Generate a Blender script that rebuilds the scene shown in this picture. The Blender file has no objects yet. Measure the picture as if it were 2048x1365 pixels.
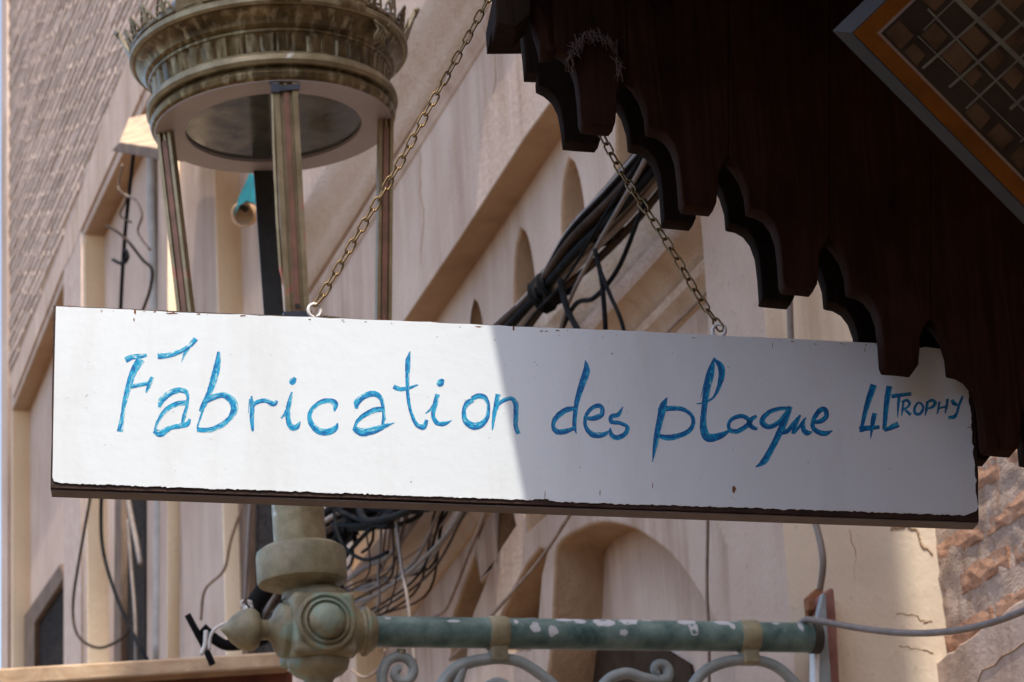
import bpy, math, random
from mathutils import Vector, Matrix, noise
R = math.radians
random.seed(7)
SC = bpy.context.scene
COL = SC.collection

# ------------------------------------------------------------------ camera
FPX = 6000.0                                   # focal length in photo pixels (2048 wide)
PITCH, ROLL = R(19.0), R(3.3)
F = Vector((0, math.cos(PITCH), math.sin(PITCH)))
U0 = Vector((0, -math.sin(PITCH), math.cos(PITCH)))
R0 = Vector((1, 0, 0))
RT = R0*math.cos(ROLL) - U0*math.sin(ROLL)
UP = R0*math.sin(ROLL) + U0*math.cos(ROLL)
cam_d = bpy.data.cameras.new('camera')
cam = bpy.data.objects.new('camera', cam_d); COL.objects.link(cam)
cam.matrix_world = Matrix(((RT.x, UP.x, -F.x, 0), (RT.y, UP.y, -F.y, 0), (RT.z, UP.z, -F.z, 0), (0, 0, 0, 1)))
cam_d.sensor_width = 36; cam_d.lens = FPX/2048*36
cam_d.clip_start = 0.05; cam_d.clip_end = 500
cam_d.dof.use_dof = True; cam_d.dof.focus_distance = 3.5; cam_d.dof.aperture_fstop = 20
SC.camera = cam

# ------------------------------------------------------------------ light
WA = R(18.4)                                   # the alley wall runs 18.4 degrees left of the view
ES = Vector((-math.sin(WA), math.cos(WA), 0))  # along the wall, away from the viewer
ET = Vector((math.cos(WA), math.sin(WA), 0))   # towards the wall
EZ = Vector((0, 0, 1))
SUN_EL, SUN_DRIFT = R(65), R(14)
TRAVEL = (ES*math.cos(SUN_DRIFT) + ET*math.sin(SUN_DRIFT))*math.cos(SUN_EL) - EZ*math.sin(SUN_EL)
sd = bpy.data.lights.new('sun', 'SUN'); sd.energy = 2.0; sd.angle = R(0.55); sd.color = (1.0, 0.90, 0.76)
so = bpy.data.objects.new('sun', sd); COL.objects.link(so)
so.rotation_euler = TRAVEL.to_track_quat('-Z', 'Y').to_euler()
w = bpy.data.worlds.new('World'); SC.world = w; w.use_nodes = True
nt = w.node_tree; nt.nodes.clear()
sky = nt.nodes.new('ShaderNodeTexSky'); sky.sky_type = 'NISHITA'; sky.sun_disc = False
sky.sun_elevation = SUN_EL; sky.sun_rotation = math.atan2(-TRAVEL.x, -TRAVEL.y)
sky.air_density = 1.0; sky.dust_density = 2.5; sky.ozone_density = 1.0
bg = nt.nodes.new('ShaderNodeBackground'); bg.inputs[1].default_value = 0.15
wo = nt.nodes.new('ShaderNodeOutputWorld')
nt.links.new(sky.outputs[0], bg.inputs[0]); nt.links.new(bg.outputs[0], wo.inputs[0])
SC.view_settings.view_transform = 'Standard'; SC.view_settings.look = 'None'
SC.view_settings.exposure = 1.32; SC.view_settings.gamma = 1; SC.view_settings.use_curve_mapping = False

# ------------------------------------------------------------------ geometry helpers
def ray(px, py):
    return (F + RT*((px-1024)/FPX) - UP*((py-682.5)/FPX))
def hit(px, py, n, c):
    d = ray(px, py); return d*(c/d.dot(n))
def proj(p):
    d = p.dot(F); return (1024+p.dot(RT)/d*FPX, 682.5-p.dot(UP)/d*FPX)
def Wp(px, py, t=2.5): return hit(px, py, ET, t)            # on the alley wall
def Sp(px, py, s=5.8): return hit(px, py, ES, s)            # on a plane across the alley
def W(s, z, t): return ES*s + EZ*z + ET*t

# plane of the hanging sign: vertical, its right end a little further away
_a = ray(101, 978); _a = _a*(3.30/_a.y)
_b = ray(1957, 1043); _b = _b*(3.42/_b.y)
SU = Vector((_b.x-_a.x, _b.y-_a.y, 0)).normalized()
SN = Vector((-SU.y, SU.x, 0))                              # away from the camera
SC0 = _a.dot(SN)
def Gp(px, py, d=0.0): return hit(px, py, SN, SC0+d)       # on a plane parallel to the sign

class Frame:
    def __init__(s, o, x, y, z): s.o, s.x, s.y, s.z = o, x, y, z
    def loc(s, p): q = p-s.o; return (q.dot(s.x), q.dot(s.y))
    def mat(s, dz=0):
        o = s.o + s.z*dz
        return Matrix(((s.x.x, s.y.x, s.z.x, o.x), (s.x.y, s.y.y, s.z.y, o.y), (s.x.z, s.y.z, s.z.z, o.z), (0, 0, 0, 1)))
def wall_frame(t): return Frame(ET*t, ES, EZ, ET)
def sign_frame(d): return Frame(SN*(SC0+d), SU, EZ, -SN)   # local z towards the camera

def tag(o, label=None, cat=None, group=None, kind=None):
    if label: o['label'] = label
    if cat: o['category'] = cat
    if group: o['group'] = group
    if kind: o['kind'] = kind
    return o
def thing(name, loc, label, cat, group=None):
    o = bpy.data.objects.new(name, None); COL.objects.link(o); o.location = loc
    o.empty_display_size = 0.05
    return tag(o, label, cat, group)
def wloc(o):
    v = Vector((0, 0, 0))
    while o: v += o.location; o = o.parent
    return v
def link_mesh(name, me, m, parent=None, smooth=False, loc=None):
    """mesh holds world coordinates; move them relative to the parent / own base"""
    base = wloc(parent) if parent else Vector((0, 0, 0))
    own = Vector(loc) if loc is not None else (Vector((0, 0, 0)) if parent else None)
    if own is None:
        own = Vector((0, 0, 0))
        if me.vertices:
            own = sum((v.co for v in me.vertices), Vector())/len(me.vertices)
            own.z = min(v.co.z for v in me.vertices)
    me.transform(Matrix.Translation(-(base+own) if parent else -own))
    o = bpy.data.objects.new(name, me); COL.objects.link(o)
    o.location = own
    if parent: o.parent = parent
    if m: me.materials.append(m)
    if smooth: me.polygons.foreach_set('use_smooth', [True]*len(me.polygons))
    return o
class MB:
    def __init__(s): s.v, s.f, s.uv = [], [], {}
    def face(s, pts, uv=None):
        n = len(s.v); s.v += [tuple(p) for p in pts]; s.f.append(tuple(range(n, n+len(pts))))
        if uv: s.uv[len(s.f)-1] = uv
    def box(s, c, x, y, z):
        n = len(s.v)
        for i in (-1, 1):
            for j in (-1, 1):
                for k in (-1, 1): s.v.append(tuple(c+x*i+y*j+z*k))
        for q in ((0,1,3,2),(4,6,7,5),(0,4,5,1),(2,3,7,6),(0,2,6,4),(1,5,7,3)): s.f.append(tuple(n+i for i in q))
        return s
    def tube(s, pts, r, seg=8, cap=True, prof=None):
        pts = [Vector(p) for p in pts]; n0 = len(s.v); N = len(pts)
        rr = r if isinstance(r, (list, tuple)) else [r]*N
        t0 = (pts[1]-pts[0]).normalized()
        a = Vector((0, 0, 1)) if abs(t0.z) < 0.9 else Vector((1, 0, 0))
        nrm = (a - t0*a.dot(t0)).normalized()
        for i, p in enumerate(pts):
            t = (pts[min(i+1, N-1)]-pts[max(i-1, 0)]).normalized()
            nrm = (nrm - t*nrm.dot(t)).normalized(); b = t.cross(nrm)
            for k in range(seg):
                an = 2*math.pi*k/seg
                if prof: cx, cy = prof(an)
                else: cx, cy = math.cos(an), math.sin(an)
                s.v.append(tuple(p + (nrm*cx + b*cy)*rr[i]))
        for i in range(N-1):
            for k in range(seg):
                a_, b_ = n0+i*seg+k, n0+i*seg+(k+1) % seg
                s.f.append((a_, b_, b_+seg, a_+seg))
        if cap:
            s.f.append(tuple(n0+k for k in reversed(range(seg)))); s.f.append(tuple(n0+(N-1)*seg+k for k in range(seg)))
        return s
    def lathe(s, o, ax, prof, seg=64, x=None, rmod=None):
        """prof: list of (radius, height)"""
        ax = ax.normalized()
        if x is None:
            x = Vector((0, -1, 0)); x = (x-ax*x.dot(ax)).normalized()
        y = ax.cross(x); n0 = len(s.v)
        for i, (r, h) in enumerate(prof):
            for k in range(seg):
                an = 2*math.pi*k/seg; q = r*(rmod(i, k, an) if rmod else 1)
                s.v.append(tuple(o+ax*h+(x*math.cos(an)+y*math.sin(an))*q))
        for i in range(len(prof)-1):
            for k in range(seg):
                a_, b_ = n0+i*seg+k, n0+i*seg+(k+1) % seg
                s.f.append((a_, b_, b_+seg, a_+seg))
        return s
    def build(s, name, m, parent=None, smooth=False, loc=None, sharp=None):
        me = bpy.data.meshes.new(name); me.from_pydata(s.v, [], s.f)
        if s.uv:
            ul = me.uv_layers.new(name='UVMap')
            for fi, uv in s.uv.items():
                for li, c in zip(me.polygons[fi].loop_indices, uv): ul.data[li].uv = c
        me.update()
        o = link_mesh(name, me, m, parent, smooth, loc)
        if sharp:
            me.set_sharp_from_angle(angle=R(sharp))
        return o
def catmull(pts, n=8):
    P = [tuple(p) for p in pts]; P = [P[0]]+P+[P[-1]]; out = []
    D = len(P[0])
    for i in range(1, len(P)-2):
        for k in range(n):
            t = k/n; a, b, c, d = P[i-1], P[i], P[i+1], P[i+2]
            out.append(tuple(0.5*((2*b[j])+(-a[j]+c[j])*t+(2*a[j]-5*b[j]+4*c[j]-d[j])*t*t+(-a[j]+3*b[j]-3*c[j]+d[j])*t**3) for j in range(D)))
    out.append(P[-2]); return out
def slab(name, contours, frame, depth, m, parent=None, bevel=0.0, dz=0.0, smooth=False, loc=None, res=2):
    """contours (first is the outline, the rest holes) in frame coordinates; solid from dz to dz+depth"""
    cu = bpy.data.curves.new(name, 'CURVE'); cu.dimensions = '2D'; cu.fill_mode = 'BOTH'
    cu.extrude = max(depth/2-bevel, 0); cu.bevel_depth = bevel; cu.bevel_resolution = res; cu.offset = -bevel
    for c in contours:
        sp = cu.splines.new('POLY'); sp.points.add(len(c)-1); sp.use_cyclic_u = True
        for i, p in enumerate(c): sp.points[i].co = (p[0], p[1], 0, 1)
    ob = bpy.data.objects.new(name, cu); COL.objects.link(ob)
    bpy.context.view_layer.update()
    dg = bpy.context.evaluated_depsgraph_get()
    me = bpy.data.meshes.new_from_object(ob.evaluated_get(dg))
    bpy.data.objects.remove(ob); bpy.data.curves.remove(cu)
    me.name = name; me.materials.clear()
    me.transform(frame.mat(dz+depth/2))
    o = link_mesh(name, me, m, parent, False, loc)
    if smooth:
        me.polygons.foreach_set('use_smooth', [True]*len(me.polygons)); me.set_sharp_from_angle(angle=R(35))
    return o
def rough(pts, step, amp, closed=True, seed=0):
    """subdivide a polyline and shake it"""
    out = []; n = len(pts); rg = random.Random(seed)
    for i in range(n if closed else n-1):
        a, b = pts[i], pts[(i+1) % n]; L = math.hypot(b[0]-a[0], b[1]-a[1]); k = max(1, int(L/step))
        dx, dy = (b[1]-a[1])/(L+1e-9), -(b[0]-a[0])/(L+1e-9)
        for j in range(k):
            t = j/k; e = rg.gauss(0, 1)*amp if j else 0
            out.append((a[0]+(b[0]-a[0])*t+dx*e, a[1]+(b[1]-a[1])*t+dy*e))
    return out

# ------------------------------------------------------------------ materials
def new_mat(name):
    m = bpy.data.materials.new(name); m.use_nodes = True; n = m.node_tree
    b = n.nodes['Principled BSDF']; return m, n, b
def N(n, t, **k):
    x = n.nodes.new(t)
    for a, v in k.items():
        if a.startswith('i_'): x.inputs[a[2:].replace('_', ' ')].default_value = v
        else: setattr(x, a, v)
    return x
def mapping(n, scale=(1, 1, 1), rot=(0, 0, 0), src='Object'):
    tc = N(n, 'ShaderNodeTexCoord'); mp = N(n, 'ShaderNodeMapping')
    mp.inputs['Scale'].default_value = scale; mp.inputs['Rotation'].default_value = rot
    n.links.new(tc.outputs[src], mp.inputs[0]); return mp
def noise_n(n, vec, scale, detail=4, rough_=0.55, dist=0.0):
    x = N(n, 'ShaderNodeTexNoise'); x.inputs['Scale'].default_value = scale; x.inputs['Detail'].default_value = detail
    x.inputs['Roughness'].default_value = rough_; x.inputs['Distortion'].default_value = dist
    n.links.new(vec, x.inputs['Vector']); return x.outputs['Fac']
def ramp(n, fac, stops):
    r = N(n, 'ShaderNodeValToRGB'); cr = r.color_ramp
    while len(cr.elements) < len(stops): cr.elements.new(0.5)
    for e, (p, c) in zip(cr.elements, stops): e.position = p; e.color = (*c, 1) if len(c) == 3 else c
    n.links.new(fac, r.inputs[0]); return r.outputs[0]
def mix(n, fac, a, b, mode='MIX'):
    x = N(n, 'ShaderNodeMix', data_type='RGBA', blend_type=mode)
    for s, v in ((0, fac), (6, a), (7, b)):
        if hasattr(v, 'links'): n.links.new(v, x.inputs[s])
        else: x.inputs[s].default_value = (*v, 1) if isinstance(v, tuple) and len(v) == 3 else v
    return x.outputs[2]
def bump(n, b, h, strength=0.3, dist=0.01):
    x = N(n, 'ShaderNodeBump'); x.inputs['Strength'].default_value = strength; x.inputs['Distance'].default_value = dist
    n.links.new(h, x.inputs['Height']); n.links.new(x.outputs[0], b.inputs['Normal'])
g3 = lambda v: (v, v, v)

def plaster(name, c1, c2, stain, amount=0.5, scale=1.0, bstr=0.5):
    m, n, b = new_mat(name); mp = mapping(n); v = mp.outputs[0]
    big = noise_n(n, v, 1.6*scale, 5, 0.6, 0.4)
    col = mix(n, ramp(n, big, [(0.32, g3(0)), (0.68, g3(1))]), c1, c2)
    st = mapping(n, (5*scale, 5*scale, 0.5*scale)).outputs[0]       # vertical runs
    s1 = noise_n(n, st, 2.0, 6, 0.65)
    s2 = noise_n(n, v, 0.9*scale, 3)
    k = N(n, 'ShaderNodeMath', operation='MULTIPLY')
    n.links.new(ramp(n, s1, [(0.42, g3(0)), (0.72, g3(1))]), k.inputs[0]); n.links.new(ramp(n, s2, [(0.35, g3(0)), (0.7, g3(1))]), k.inputs[1])
    k2 = N(n, 'ShaderNodeMath', operation='MULTIPLY'); k2.inputs[1].default_value = amount; n.links.new(k.outputs[0], k2.inputs[0])
    col = mix(n, k2.outputs[0], col, stain)
    sp = noise_n(n, v, 45*scale, 3, 0.7)
    col = mix(n, ramp(n, sp, [(0.62, g3(0)), (0.8, g3(0.35))]), col, tuple(x*0.45 for x in stain))
    n.links.new(col, b.inputs['Base Color']); b.inputs['Roughness'].default_value = 0.92
    b.inputs['Specular IOR Level'].default_value = 0.2
    h = N(n, 'ShaderNodeMath', operation='ADD'); n.links.new(noise_n(n, v, 7*scale, 8, 0.6), h.inputs[0]); n.links.new(sp, h.inputs[1])
    bump(n, b, h.outputs[0], bstr, 0.012)
    return m
M = {}
M['plaster'] = plaster('pink_plaster', (0.44, 0.325, 0.26), (0.57, 0.445, 0.37), (0.27, 0.16, 0.10), 1.0, 1.0, 0.25)
M['plaster_worn'] = plaster('worn_ochre_plaster', (0.50, 0.38, 0.29), (0.58, 0.46, 0.37), (0.34, 0.20, 0.11), 0.85, 1.3, 0.7)
M['reveal'] = plaster('shaded_ochre', (0.36, 0.235, 0.145), (0.44, 0.30, 0.195), (0.20, 0.115, 0.06), 0.8)  # ochre darkened for shaded soffits; cracks and brick bedding share it
M['sunlit_reveal'] = plaster('sunlit_cream_reveal', (0.80, 0.65, 0.46), (0.86, 0.71, 0.53), (0.50, 0.34, 0.20), 0.5, 1.0, 0.2)  # lighter copy for vertical reveals, sunlight put into the colour
M['cream'] = plaster('cream_limewash', (0.60, 0.51, 0.40), (0.76, 0.66, 0.53), (0.36, 0.26, 0.18), 1.0, 1.2, 0.15)
M['mortar'] = plaster('coarse_mortar', (0.48, 0.36, 0.29), (0.60, 0.48, 0.41), (0.34, 0.18, 0.10), 0.9, 3.0, 1.0)

def brick_mat(name, a, b_, c, scale=14, bs=0.8):
    m, n, b = new_mat(name); v = mapping(n).outputs[0]
    oi = N(n, 'ShaderNodeObjectInfo')
    f = noise_n(n, v, scale, 6, 0.65)
    col = ramp(n, f, [(0.3, a), (0.55, b_), (0.75, c)])
    hs = N(n, 'ShaderNodeHueSaturation'); n.links.new(col, hs.inputs['Color'])
    mr = N(n, 'ShaderNodeMapRange'); mr.inputs[3].default_value = 0.75; mr.inputs[4].default_value = 1.2
    n.links.new(oi.outputs['Random'], mr.inputs[0]); n.links.new(mr.outputs[0], hs.inputs['Value'])
    n.links.new(hs.outputs[0], b.inputs['Base Color']); b.inputs['Roughness'].default_value = 0.95
    bump(n, b, noise_n(n, v, scale*4, 6, 0.7), bs, 0.01); return m
M['brick_far'] = brick_mat('pale_dusty_brick', (0.43, 0.31, 0.25), (0.51, 0.40, 0.335), (0.56, 0.46, 0.39), 14, 0.25)
M['brick'] = brick_mat('orange_brick', (0.20, 0.11, 0.075), (0.50, 0.27, 0.165), (0.56, 0.42, 0.34), 30, 0.5)

def wood(name, a, b_, rough_=0.6, scale=1.0, axis='z', spec=0.3, bst=0.4):
    m, n, b = new_mat(name)
    sc = {'z': (22, 22, 1.3), 'x': (1.3, 22, 22)}[axis]
    v = mapping(n, tuple(k*scale for k in sc)).outputs[0]
    g = noise_n(n, v, 1.5, 8, 0.65, 1.2)
    col = ramp(n, g, [(0.3, a), (0.7, b_)])
    v2 = mapping(n).outputs[0]
    col = mix(n, ramp(n, noise_n(n, v2, 9, 5), [(0.4, g3(0)), (0.75, g3(0.6))]), col, tuple(x*0.35 for x in a))
    n.links.new(col, b.inputs['Base Color']); b.inputs['Roughness'].default_value = rough_
    b.inputs['Specular IOR Level'].default_value = spec
    bump(n, b, g, bst, 0.004); return m
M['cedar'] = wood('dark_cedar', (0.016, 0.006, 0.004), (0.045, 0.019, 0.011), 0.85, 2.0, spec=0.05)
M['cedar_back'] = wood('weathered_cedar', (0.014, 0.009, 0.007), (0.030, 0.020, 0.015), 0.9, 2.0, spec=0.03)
M['pine'] = wood('sun_bleached_pine', (0.42, 0.27, 0.16), (0.66, 0.50, 0.34), 0.8, 0.7, 'x')
M['redwood'] = wood('red_painted_wood', (0.13, 0.045, 0.028), (0.22, 0.08, 0.045), 0.6, 0.8, 'x')
M['oldwood'] = wood('old_brown_wood', (0.10, 0.065, 0.045), (0.20, 0.13, 0.09), 0.8, 1.0)

def metal(name, a, b_, metallic=0.6, rough_=0.5, patch=None, pscale=25, pcut=0.62, streak=None, bst=0.3):
    m, n, b = new_mat(name); v = mapping(n).outputs[0]
    col = ramp(n, noise_n(n, v, 18, 7, 0.65), [(0.3, a), (0.7, b_)])
    mt = metallic
    if streak:
        vs = mapping(n, (60, 60, 4)).outputs[0]
        col = mix(n, ramp(n, noise_n(n, vs, 1, 4), [(0.5, g3(0)), (0.68, g3(0.8))]), col, streak)
    if patch:
        pf = ramp(n, noise_n(n, v, pscale, 4, 0.5), [(pcut, g3(0)), (pcut+0.03, g3(1))])
        col = mix(n, pf, col, patch)
    n.links.new(col, b.inputs['Base Color']); b.inputs['Metallic'].default_value = mt
    rr = N(n, 'ShaderNodeMapRange'); rr.inputs[3].default_value = rough_-0.12; rr.inputs[4].default_value = rough_+0.2
    n.links.new(noise_n(n, v, 40, 5), rr.inputs[0]); n.links.new(rr.outputs[0], b.inputs['Roughness'])
    bump(n, b, noise_n(n, v, 90, 5, 0.6), bst, 0.002); return m
M['bronze'] = metal('aged_brass', (0.028, 0.017, 0.006), (0.20, 0.14, 0.06), 0.55, 0.32, streak=(0.36, 0.30, 0.18), bst=0.6)
M['bronze_lt'] = metal('verdigris_brass', (0.13, 0.095, 0.042), (0.36, 0.30, 0.18), 0.35, 0.42, patch=(0.55, 0.54, 0.48), pscale=12, pcut=0.66)
M['bar'] = metal('brass_channel', (0.22, 0.16, 0.08), (0.40, 0.31, 0.18), 0.5, 0.42, patch=(0.45, 0.18, 0.12), pscale=9, pcut=0.6)
M['groove'] = metal('red_primer_groove', (0.14, 0.085, 0.05), (0.34, 0.15, 0.10), 0.2, 0.6)
M['castolive'] = metal('olive_painted_cast_iron', (0.12, 0.10, 0.055), (0.31, 0.275, 0.17), 0.0, 0.5, patch=(0.20, 0.245, 0.18), pscale=7, pcut=0.56, bst=0.6)
M['teal'] = metal('green_painted_pipe', (0.014, 0.055, 0.052), (0.17, 0.25, 0.225), 0.0, 0.36, patch=(0.10, 0.25, 0.12), pscale=4, pcut=0.62)
M['peel'] = metal('bare_primer_flake', (0.36, 0.38, 0.42), (0.50, 0.50, 0.50), 0.0, 0.6)
M['scroll'] = metal('grey_painted_iron', (0.17, 0.195, 0.19), (0.30, 0.33, 0.325), 0.0, 0.5, patch=(0.30, 0.22, 0.15), pscale=30, pcut=0.7)
M['chain'] = metal('brass_chain', (0.10, 0.062, 0.026), (0.30, 0.205, 0.095), 0.75, 0.4, bst=0.1)
M['darkmetal'] = metal('sooty_iron', (0.020, 0.018, 0.016), (0.055, 0.048, 0.04), 0.2, 0.55)
M['rust'] = metal('rust', (0.12, 0.05, 0.025), (0.30, 0.13, 0.06), 0.1, 0.85)

def simple(name, c, rough_=0.5, spec=0.4, var=0.2, scale=20, bst=0.15):
    m, n, b = new_mat(name); v = mapping(n).outputs[0]
    col = ramp(n, noise_n(n, v, scale, 5), [(0.3, tuple(x*(1-var) for x in c)), (0.7, tuple(min(1, x*(1+var)) for x in c))])
    n.links.new(col, b.inputs['Base Color']); b.inputs['Roughness'].default_value = rough_; b.inputs['Specular IOR Level'].default_value = spec
    bump(n, b, noise_n(n, v, scale*5, 4), bst, 0.002); return m
M['black_cable'] = simple('black_cable', (0.010, 0.010, 0.011), 0.8, 0.05, 0.5)
M['dusty_cable'] = simple('dusty_brown_cable', (0.045, 0.030, 0.022), 0.8, 0.05, 0.4)
M['grey_cable'] = simple('grey_cable', (0.18, 0.145, 0.125), 0.6, 0.4, 0.2)
M['wall_cable'] = simple('wall_coloured_cable', (0.24, 0.17, 0.13), 0.8, 0.2, 0.3)
M['white_cord'] = simple('white_cord', (0.62, 0.60, 0.57), 0.8, 0.2, 0.12)
M['white_enamel_metal'] = simple('white_painted_hook', (0.74, 0.72, 0.69), 0.4, 0.5, 0.08, 60)
M['tie'] = simple('dark_blue_grey_tie', (0.055, 0.065, 0.085), 0.5, 0.4, 0.2)
M['shade_white'] = simple('greyed_white_diffuser', (0.40, 0.36, 0.355), 0.45, 0.4, 0.10, 8, 0.05)
M['grey_pipe'] = simple('grey_conduit', (0.36, 0.345, 0.33), 0.7, 0.3, 0.2, 12)
M['teal_cloth'] = simple('teal_cloth', (0.02, 0.22, 0.23), 0.85, 0.2, 0.35)
M['terracotta'] = simple('terracotta', (0.50, 0.33, 0.21), 0.85, 0.2, 0.2)
M['net'] = simple('black_net_cloth', (0.035, 0.030, 0.028), 0.95, 0.02, 0.8, 60, 1.0)
M['opening_shade'] = simple('opening_shade_sheet', (0.045, 0.028, 0.018), 0.9, 0.1, 0.3)  # deep shade put into a flat dark colour
M['straw'] = simple('dry_grass', (0.10, 0.075, 0.068), 0.9, 0.2, 0.3)
M['aluminium'] = simple('matt_grey_casing', (0.05, 0.047, 0.046), 0.95, 0.03, 0.1)
M['ground_m'] = simple('dusty_paving', (0.20, 0.15, 0.105), 0.95, 0.1, 0.2, 3)

def glass_mat():
    m, n, b = new_mat('dusty_lantern_glass'); v = mapping(n).outputs[0]
    b.inputs['Base Color'].default_value = (0.028, 0.032, 0.028, 1)
    n.links.new(ramp(n, noise_n(n, v, 12, 6), [(0.4, g3(0.05)), (0.8, g3(0.32))]), b.inputs['Roughness'])
    n.links.new(ramp(n, noise_n(n, v, 6, 7, 0.7), [(0.35, (0.035, 0.042, 0.036)), (0.7, (0.13, 0.135, 0.11))]), b.inputs['Base Color'])
    b.inputs['IOR'].default_value = 1.45; b.inputs['Specular IOR Level'].default_value = 0.45; return m
M['glass'] = glass_mat()

def sign_face_mat():
    m, n, b = new_mat('white_enamel'); v = mapping(n).outputs[0]
    col = ramp(n, noise_n(n, v, 3.5, 5), [(0.3, (0.70, 0.785, 0.845)), (0.7, (0.745, 0.82, 0.875))])
    gv = mapping(n, (9, 9, 1.6)).outputs[0]
    gr = noise_n(n, gv, 1.0, 7, 0.7)
    col = mix(n, ramp(n, gr, [(0.5, g3(0)), (0.8, g3(0.34))]), col, (0.50, 0.47, 0.44))
    sp = noise_n(n, v, 120, 2, 0.5)
    col = mix(n, ramp(n, sp, [(0.76, g3(0)), (0.79, g3(0.7))]), col, (0.20, 0.15, 0.12))
    n.links.new(col, b.inputs['Base Color']); b.inputs['Roughness'].default_value = 0.38
    b.inputs['Specular IOR Level'].default_value = 0.4
    bump(n, b, noise_n(n, v, 55, 5, 0.6), 0.22, 0.002); return m
M['enamel'] = sign_face_mat()
M['sign_core'] = simple('dark_sign_board', (0.035, 0.018, 0.014), 0.7, 0.3, 0.5, 40, 0.6)
M['sign_under'] = simple('grey_brown_sign_edge', (0.15, 0.132, 0.132), 0.8, 0.3, 0.15, 25)
def paint_mat():
    m, n, b = new_mat('blue_brush_paint')
    uv = N(n, 'ShaderNodeTexCoord')
    mp = N(n, 'ShaderNodeMapping'); mp.inputs['Scale'].default_value = (4.5, 3.2, 1); n.links.new(uv.outputs['UV'], mp.inputs[0])
    s = noise_n(n, mp.outputs[0], 1.0, 2.5, 0.5, 0.8)
    mp2 = N(n, 'ShaderNodeMapping'); mp2.inputs['Scale'].default_value = (16, 0.9, 1); n.links.new(uv.outputs['UV'], mp2.inputs[0])
    s2 = noise_n(n, mp2.outputs[0], 1.0, 3, 0.6)
    sep = N(n, 'ShaderNodeSeparateXYZ'); n.links.new(uv.outputs['UV'], sep.inputs[0])
    # thin towards one side of the brush mark, loaded on the other
    a = N(n, 'ShaderNodeMath', operation='MULTIPLY_ADD'); a.inputs[1].default_value = 0.26; n.links.new(sep.outputs[1], a.inputs[0]); n.links.new(s, a.inputs[2])
    a2 = N(n, 'ShaderNodeMath', operation='MULTIPLY_ADD'); a2.inputs[1].default_value = 0.30; n.links.new(s2, a2.inputs[0]); n.links.new(a.outputs[0], a2.inputs[2])
    oi = N(n, 'ShaderNodeObjectInfo')
    a3 = N(n, 'ShaderNodeMath', operation='ADD'); n.links.new(a2.outputs[0], a3.inputs[0])
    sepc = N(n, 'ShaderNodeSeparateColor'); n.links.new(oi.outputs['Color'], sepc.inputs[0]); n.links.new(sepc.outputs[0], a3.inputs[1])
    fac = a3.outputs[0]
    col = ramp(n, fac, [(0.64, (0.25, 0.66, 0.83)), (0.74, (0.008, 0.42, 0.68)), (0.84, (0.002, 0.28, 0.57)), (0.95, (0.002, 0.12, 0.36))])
    n.links.new(col, b.inputs['Base Color']); b.inputs['Roughness'].default_value = 0.35
    b.inputs['Specular IOR Level'].default_value = 0.45
    al = ramp(n, fac, [(0.60, g3(0.28)), (0.70, g3(0.75)), (0.80, g3(1))]); n.links.new(al, b.inputs['Alpha'])
    b.inputs['Roughness'].default_value = 0.4
    return m
M['paint'] = paint_mat()

# ------------------------------------------------------------------ setting
GZ = -1.6
b = MB(); b.face([(-60, -60, GZ), (60, -60, GZ), (60, 60, GZ), (-60, 60, GZ)])
tag(b.build('ground', M['ground_m']), kind='structure')

# alley walls out of the frame, plus unseen blocks added to shade lamp and sign
def wbox(name, s0, s1, t0, t1, z0, z1, m, parent=None):
    q = MB(); q.box(W((s0+s1)/2, (z0+z1)/2, (t0+t1)/2), ES*(s1-s0)/2, ET*(t1-t0)/2, EZ*(z1-z0)/2)
    return q.build(name, m, parent)
def prism(name, s0, s1, tz, m):
    q = MB(); n = len(tz); q.v = [tuple(W(s0, z, t)) for t, z in tz]+[tuple(W(s1, z, t)) for t, z in tz]
    q.f = [tuple(range(n)), tuple(reversed(range(n, 2*n)))]+[(i, i+n, (i+1) % n+n, (i+1) % n) for i in range(n)]
    return tag(q.build(name, m), kind='structure')
TS, ST = 1.02, 2.021
prism('shade_block', 2.75, 2.85, [(1.008, 1.51), (ST, 1.51), (ST, 2.6), (0.895, 2.6), (0.895, 2.40)], M['plaster'])  # unseen slanted panel shaped to place the shadow edge on the sign
prism('shade_block', -6, 2.745, [(TS, 1.51), (ST, 1.51), (ST, 6.3), (TS, 6.3)], M['plaster'])  # unseen mass added to shade the canopy and right part of the sign
prism('shade_block', 2.72, 2.85, [(0.26, 6.305), (ST-.002, 6.305), (ST-.002, 10.8), (0.26, 10.8)], M['plaster'])  # unseen floating panel added to keep the sun off the lamp
tag(wbox('near_wall', -6, 3.4, 2.8, 3.1, GZ, 7.5, M['plaster']), kind='structure')
tag(wbox('opposite_wall', -6, 26, -3.4, -3.0, GZ, 1.5, M['plaster']), kind='structure')
tag(wbox('opposite_sky_block', -6, 3.2, -2.6, -2.2, GZ, 2.6, M['plaster']), kind='structure')  # unseen block added to cut sky light on the sign
tag(wbox('alley_end_sky_block', -4.4, -4, -3.4, 3.1, GZ, 5.0, M['plaster']), kind='structure')  # unseen block added to hide the low sky glow behind the viewer

# ------------------------------------------------------------------ the long pink facade
T0, T1, T2 = 2.50, 2.60, 2.735
S_END = 5.74
fac = thing('facade_building', W(8, GZ, T0), 'long pink plastered building with tall recesses, pointed niches and cornices behind the sign', 'building')
def wf(pts, t=T0):
    out = []
    for p in pts:
        q = Wp(p[0], p[1], t); out.append((q.dot(ES), q.z))
    return out
def ext_down(c): return c
ZLO, ZHI = GZ, 11.5
f0, f1, f2 = wall_frame(T0), wall_frame(T1), wall_frame(T2)
s_left = wf([(7, 700)])[0][0]
s_r = S_END
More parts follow.
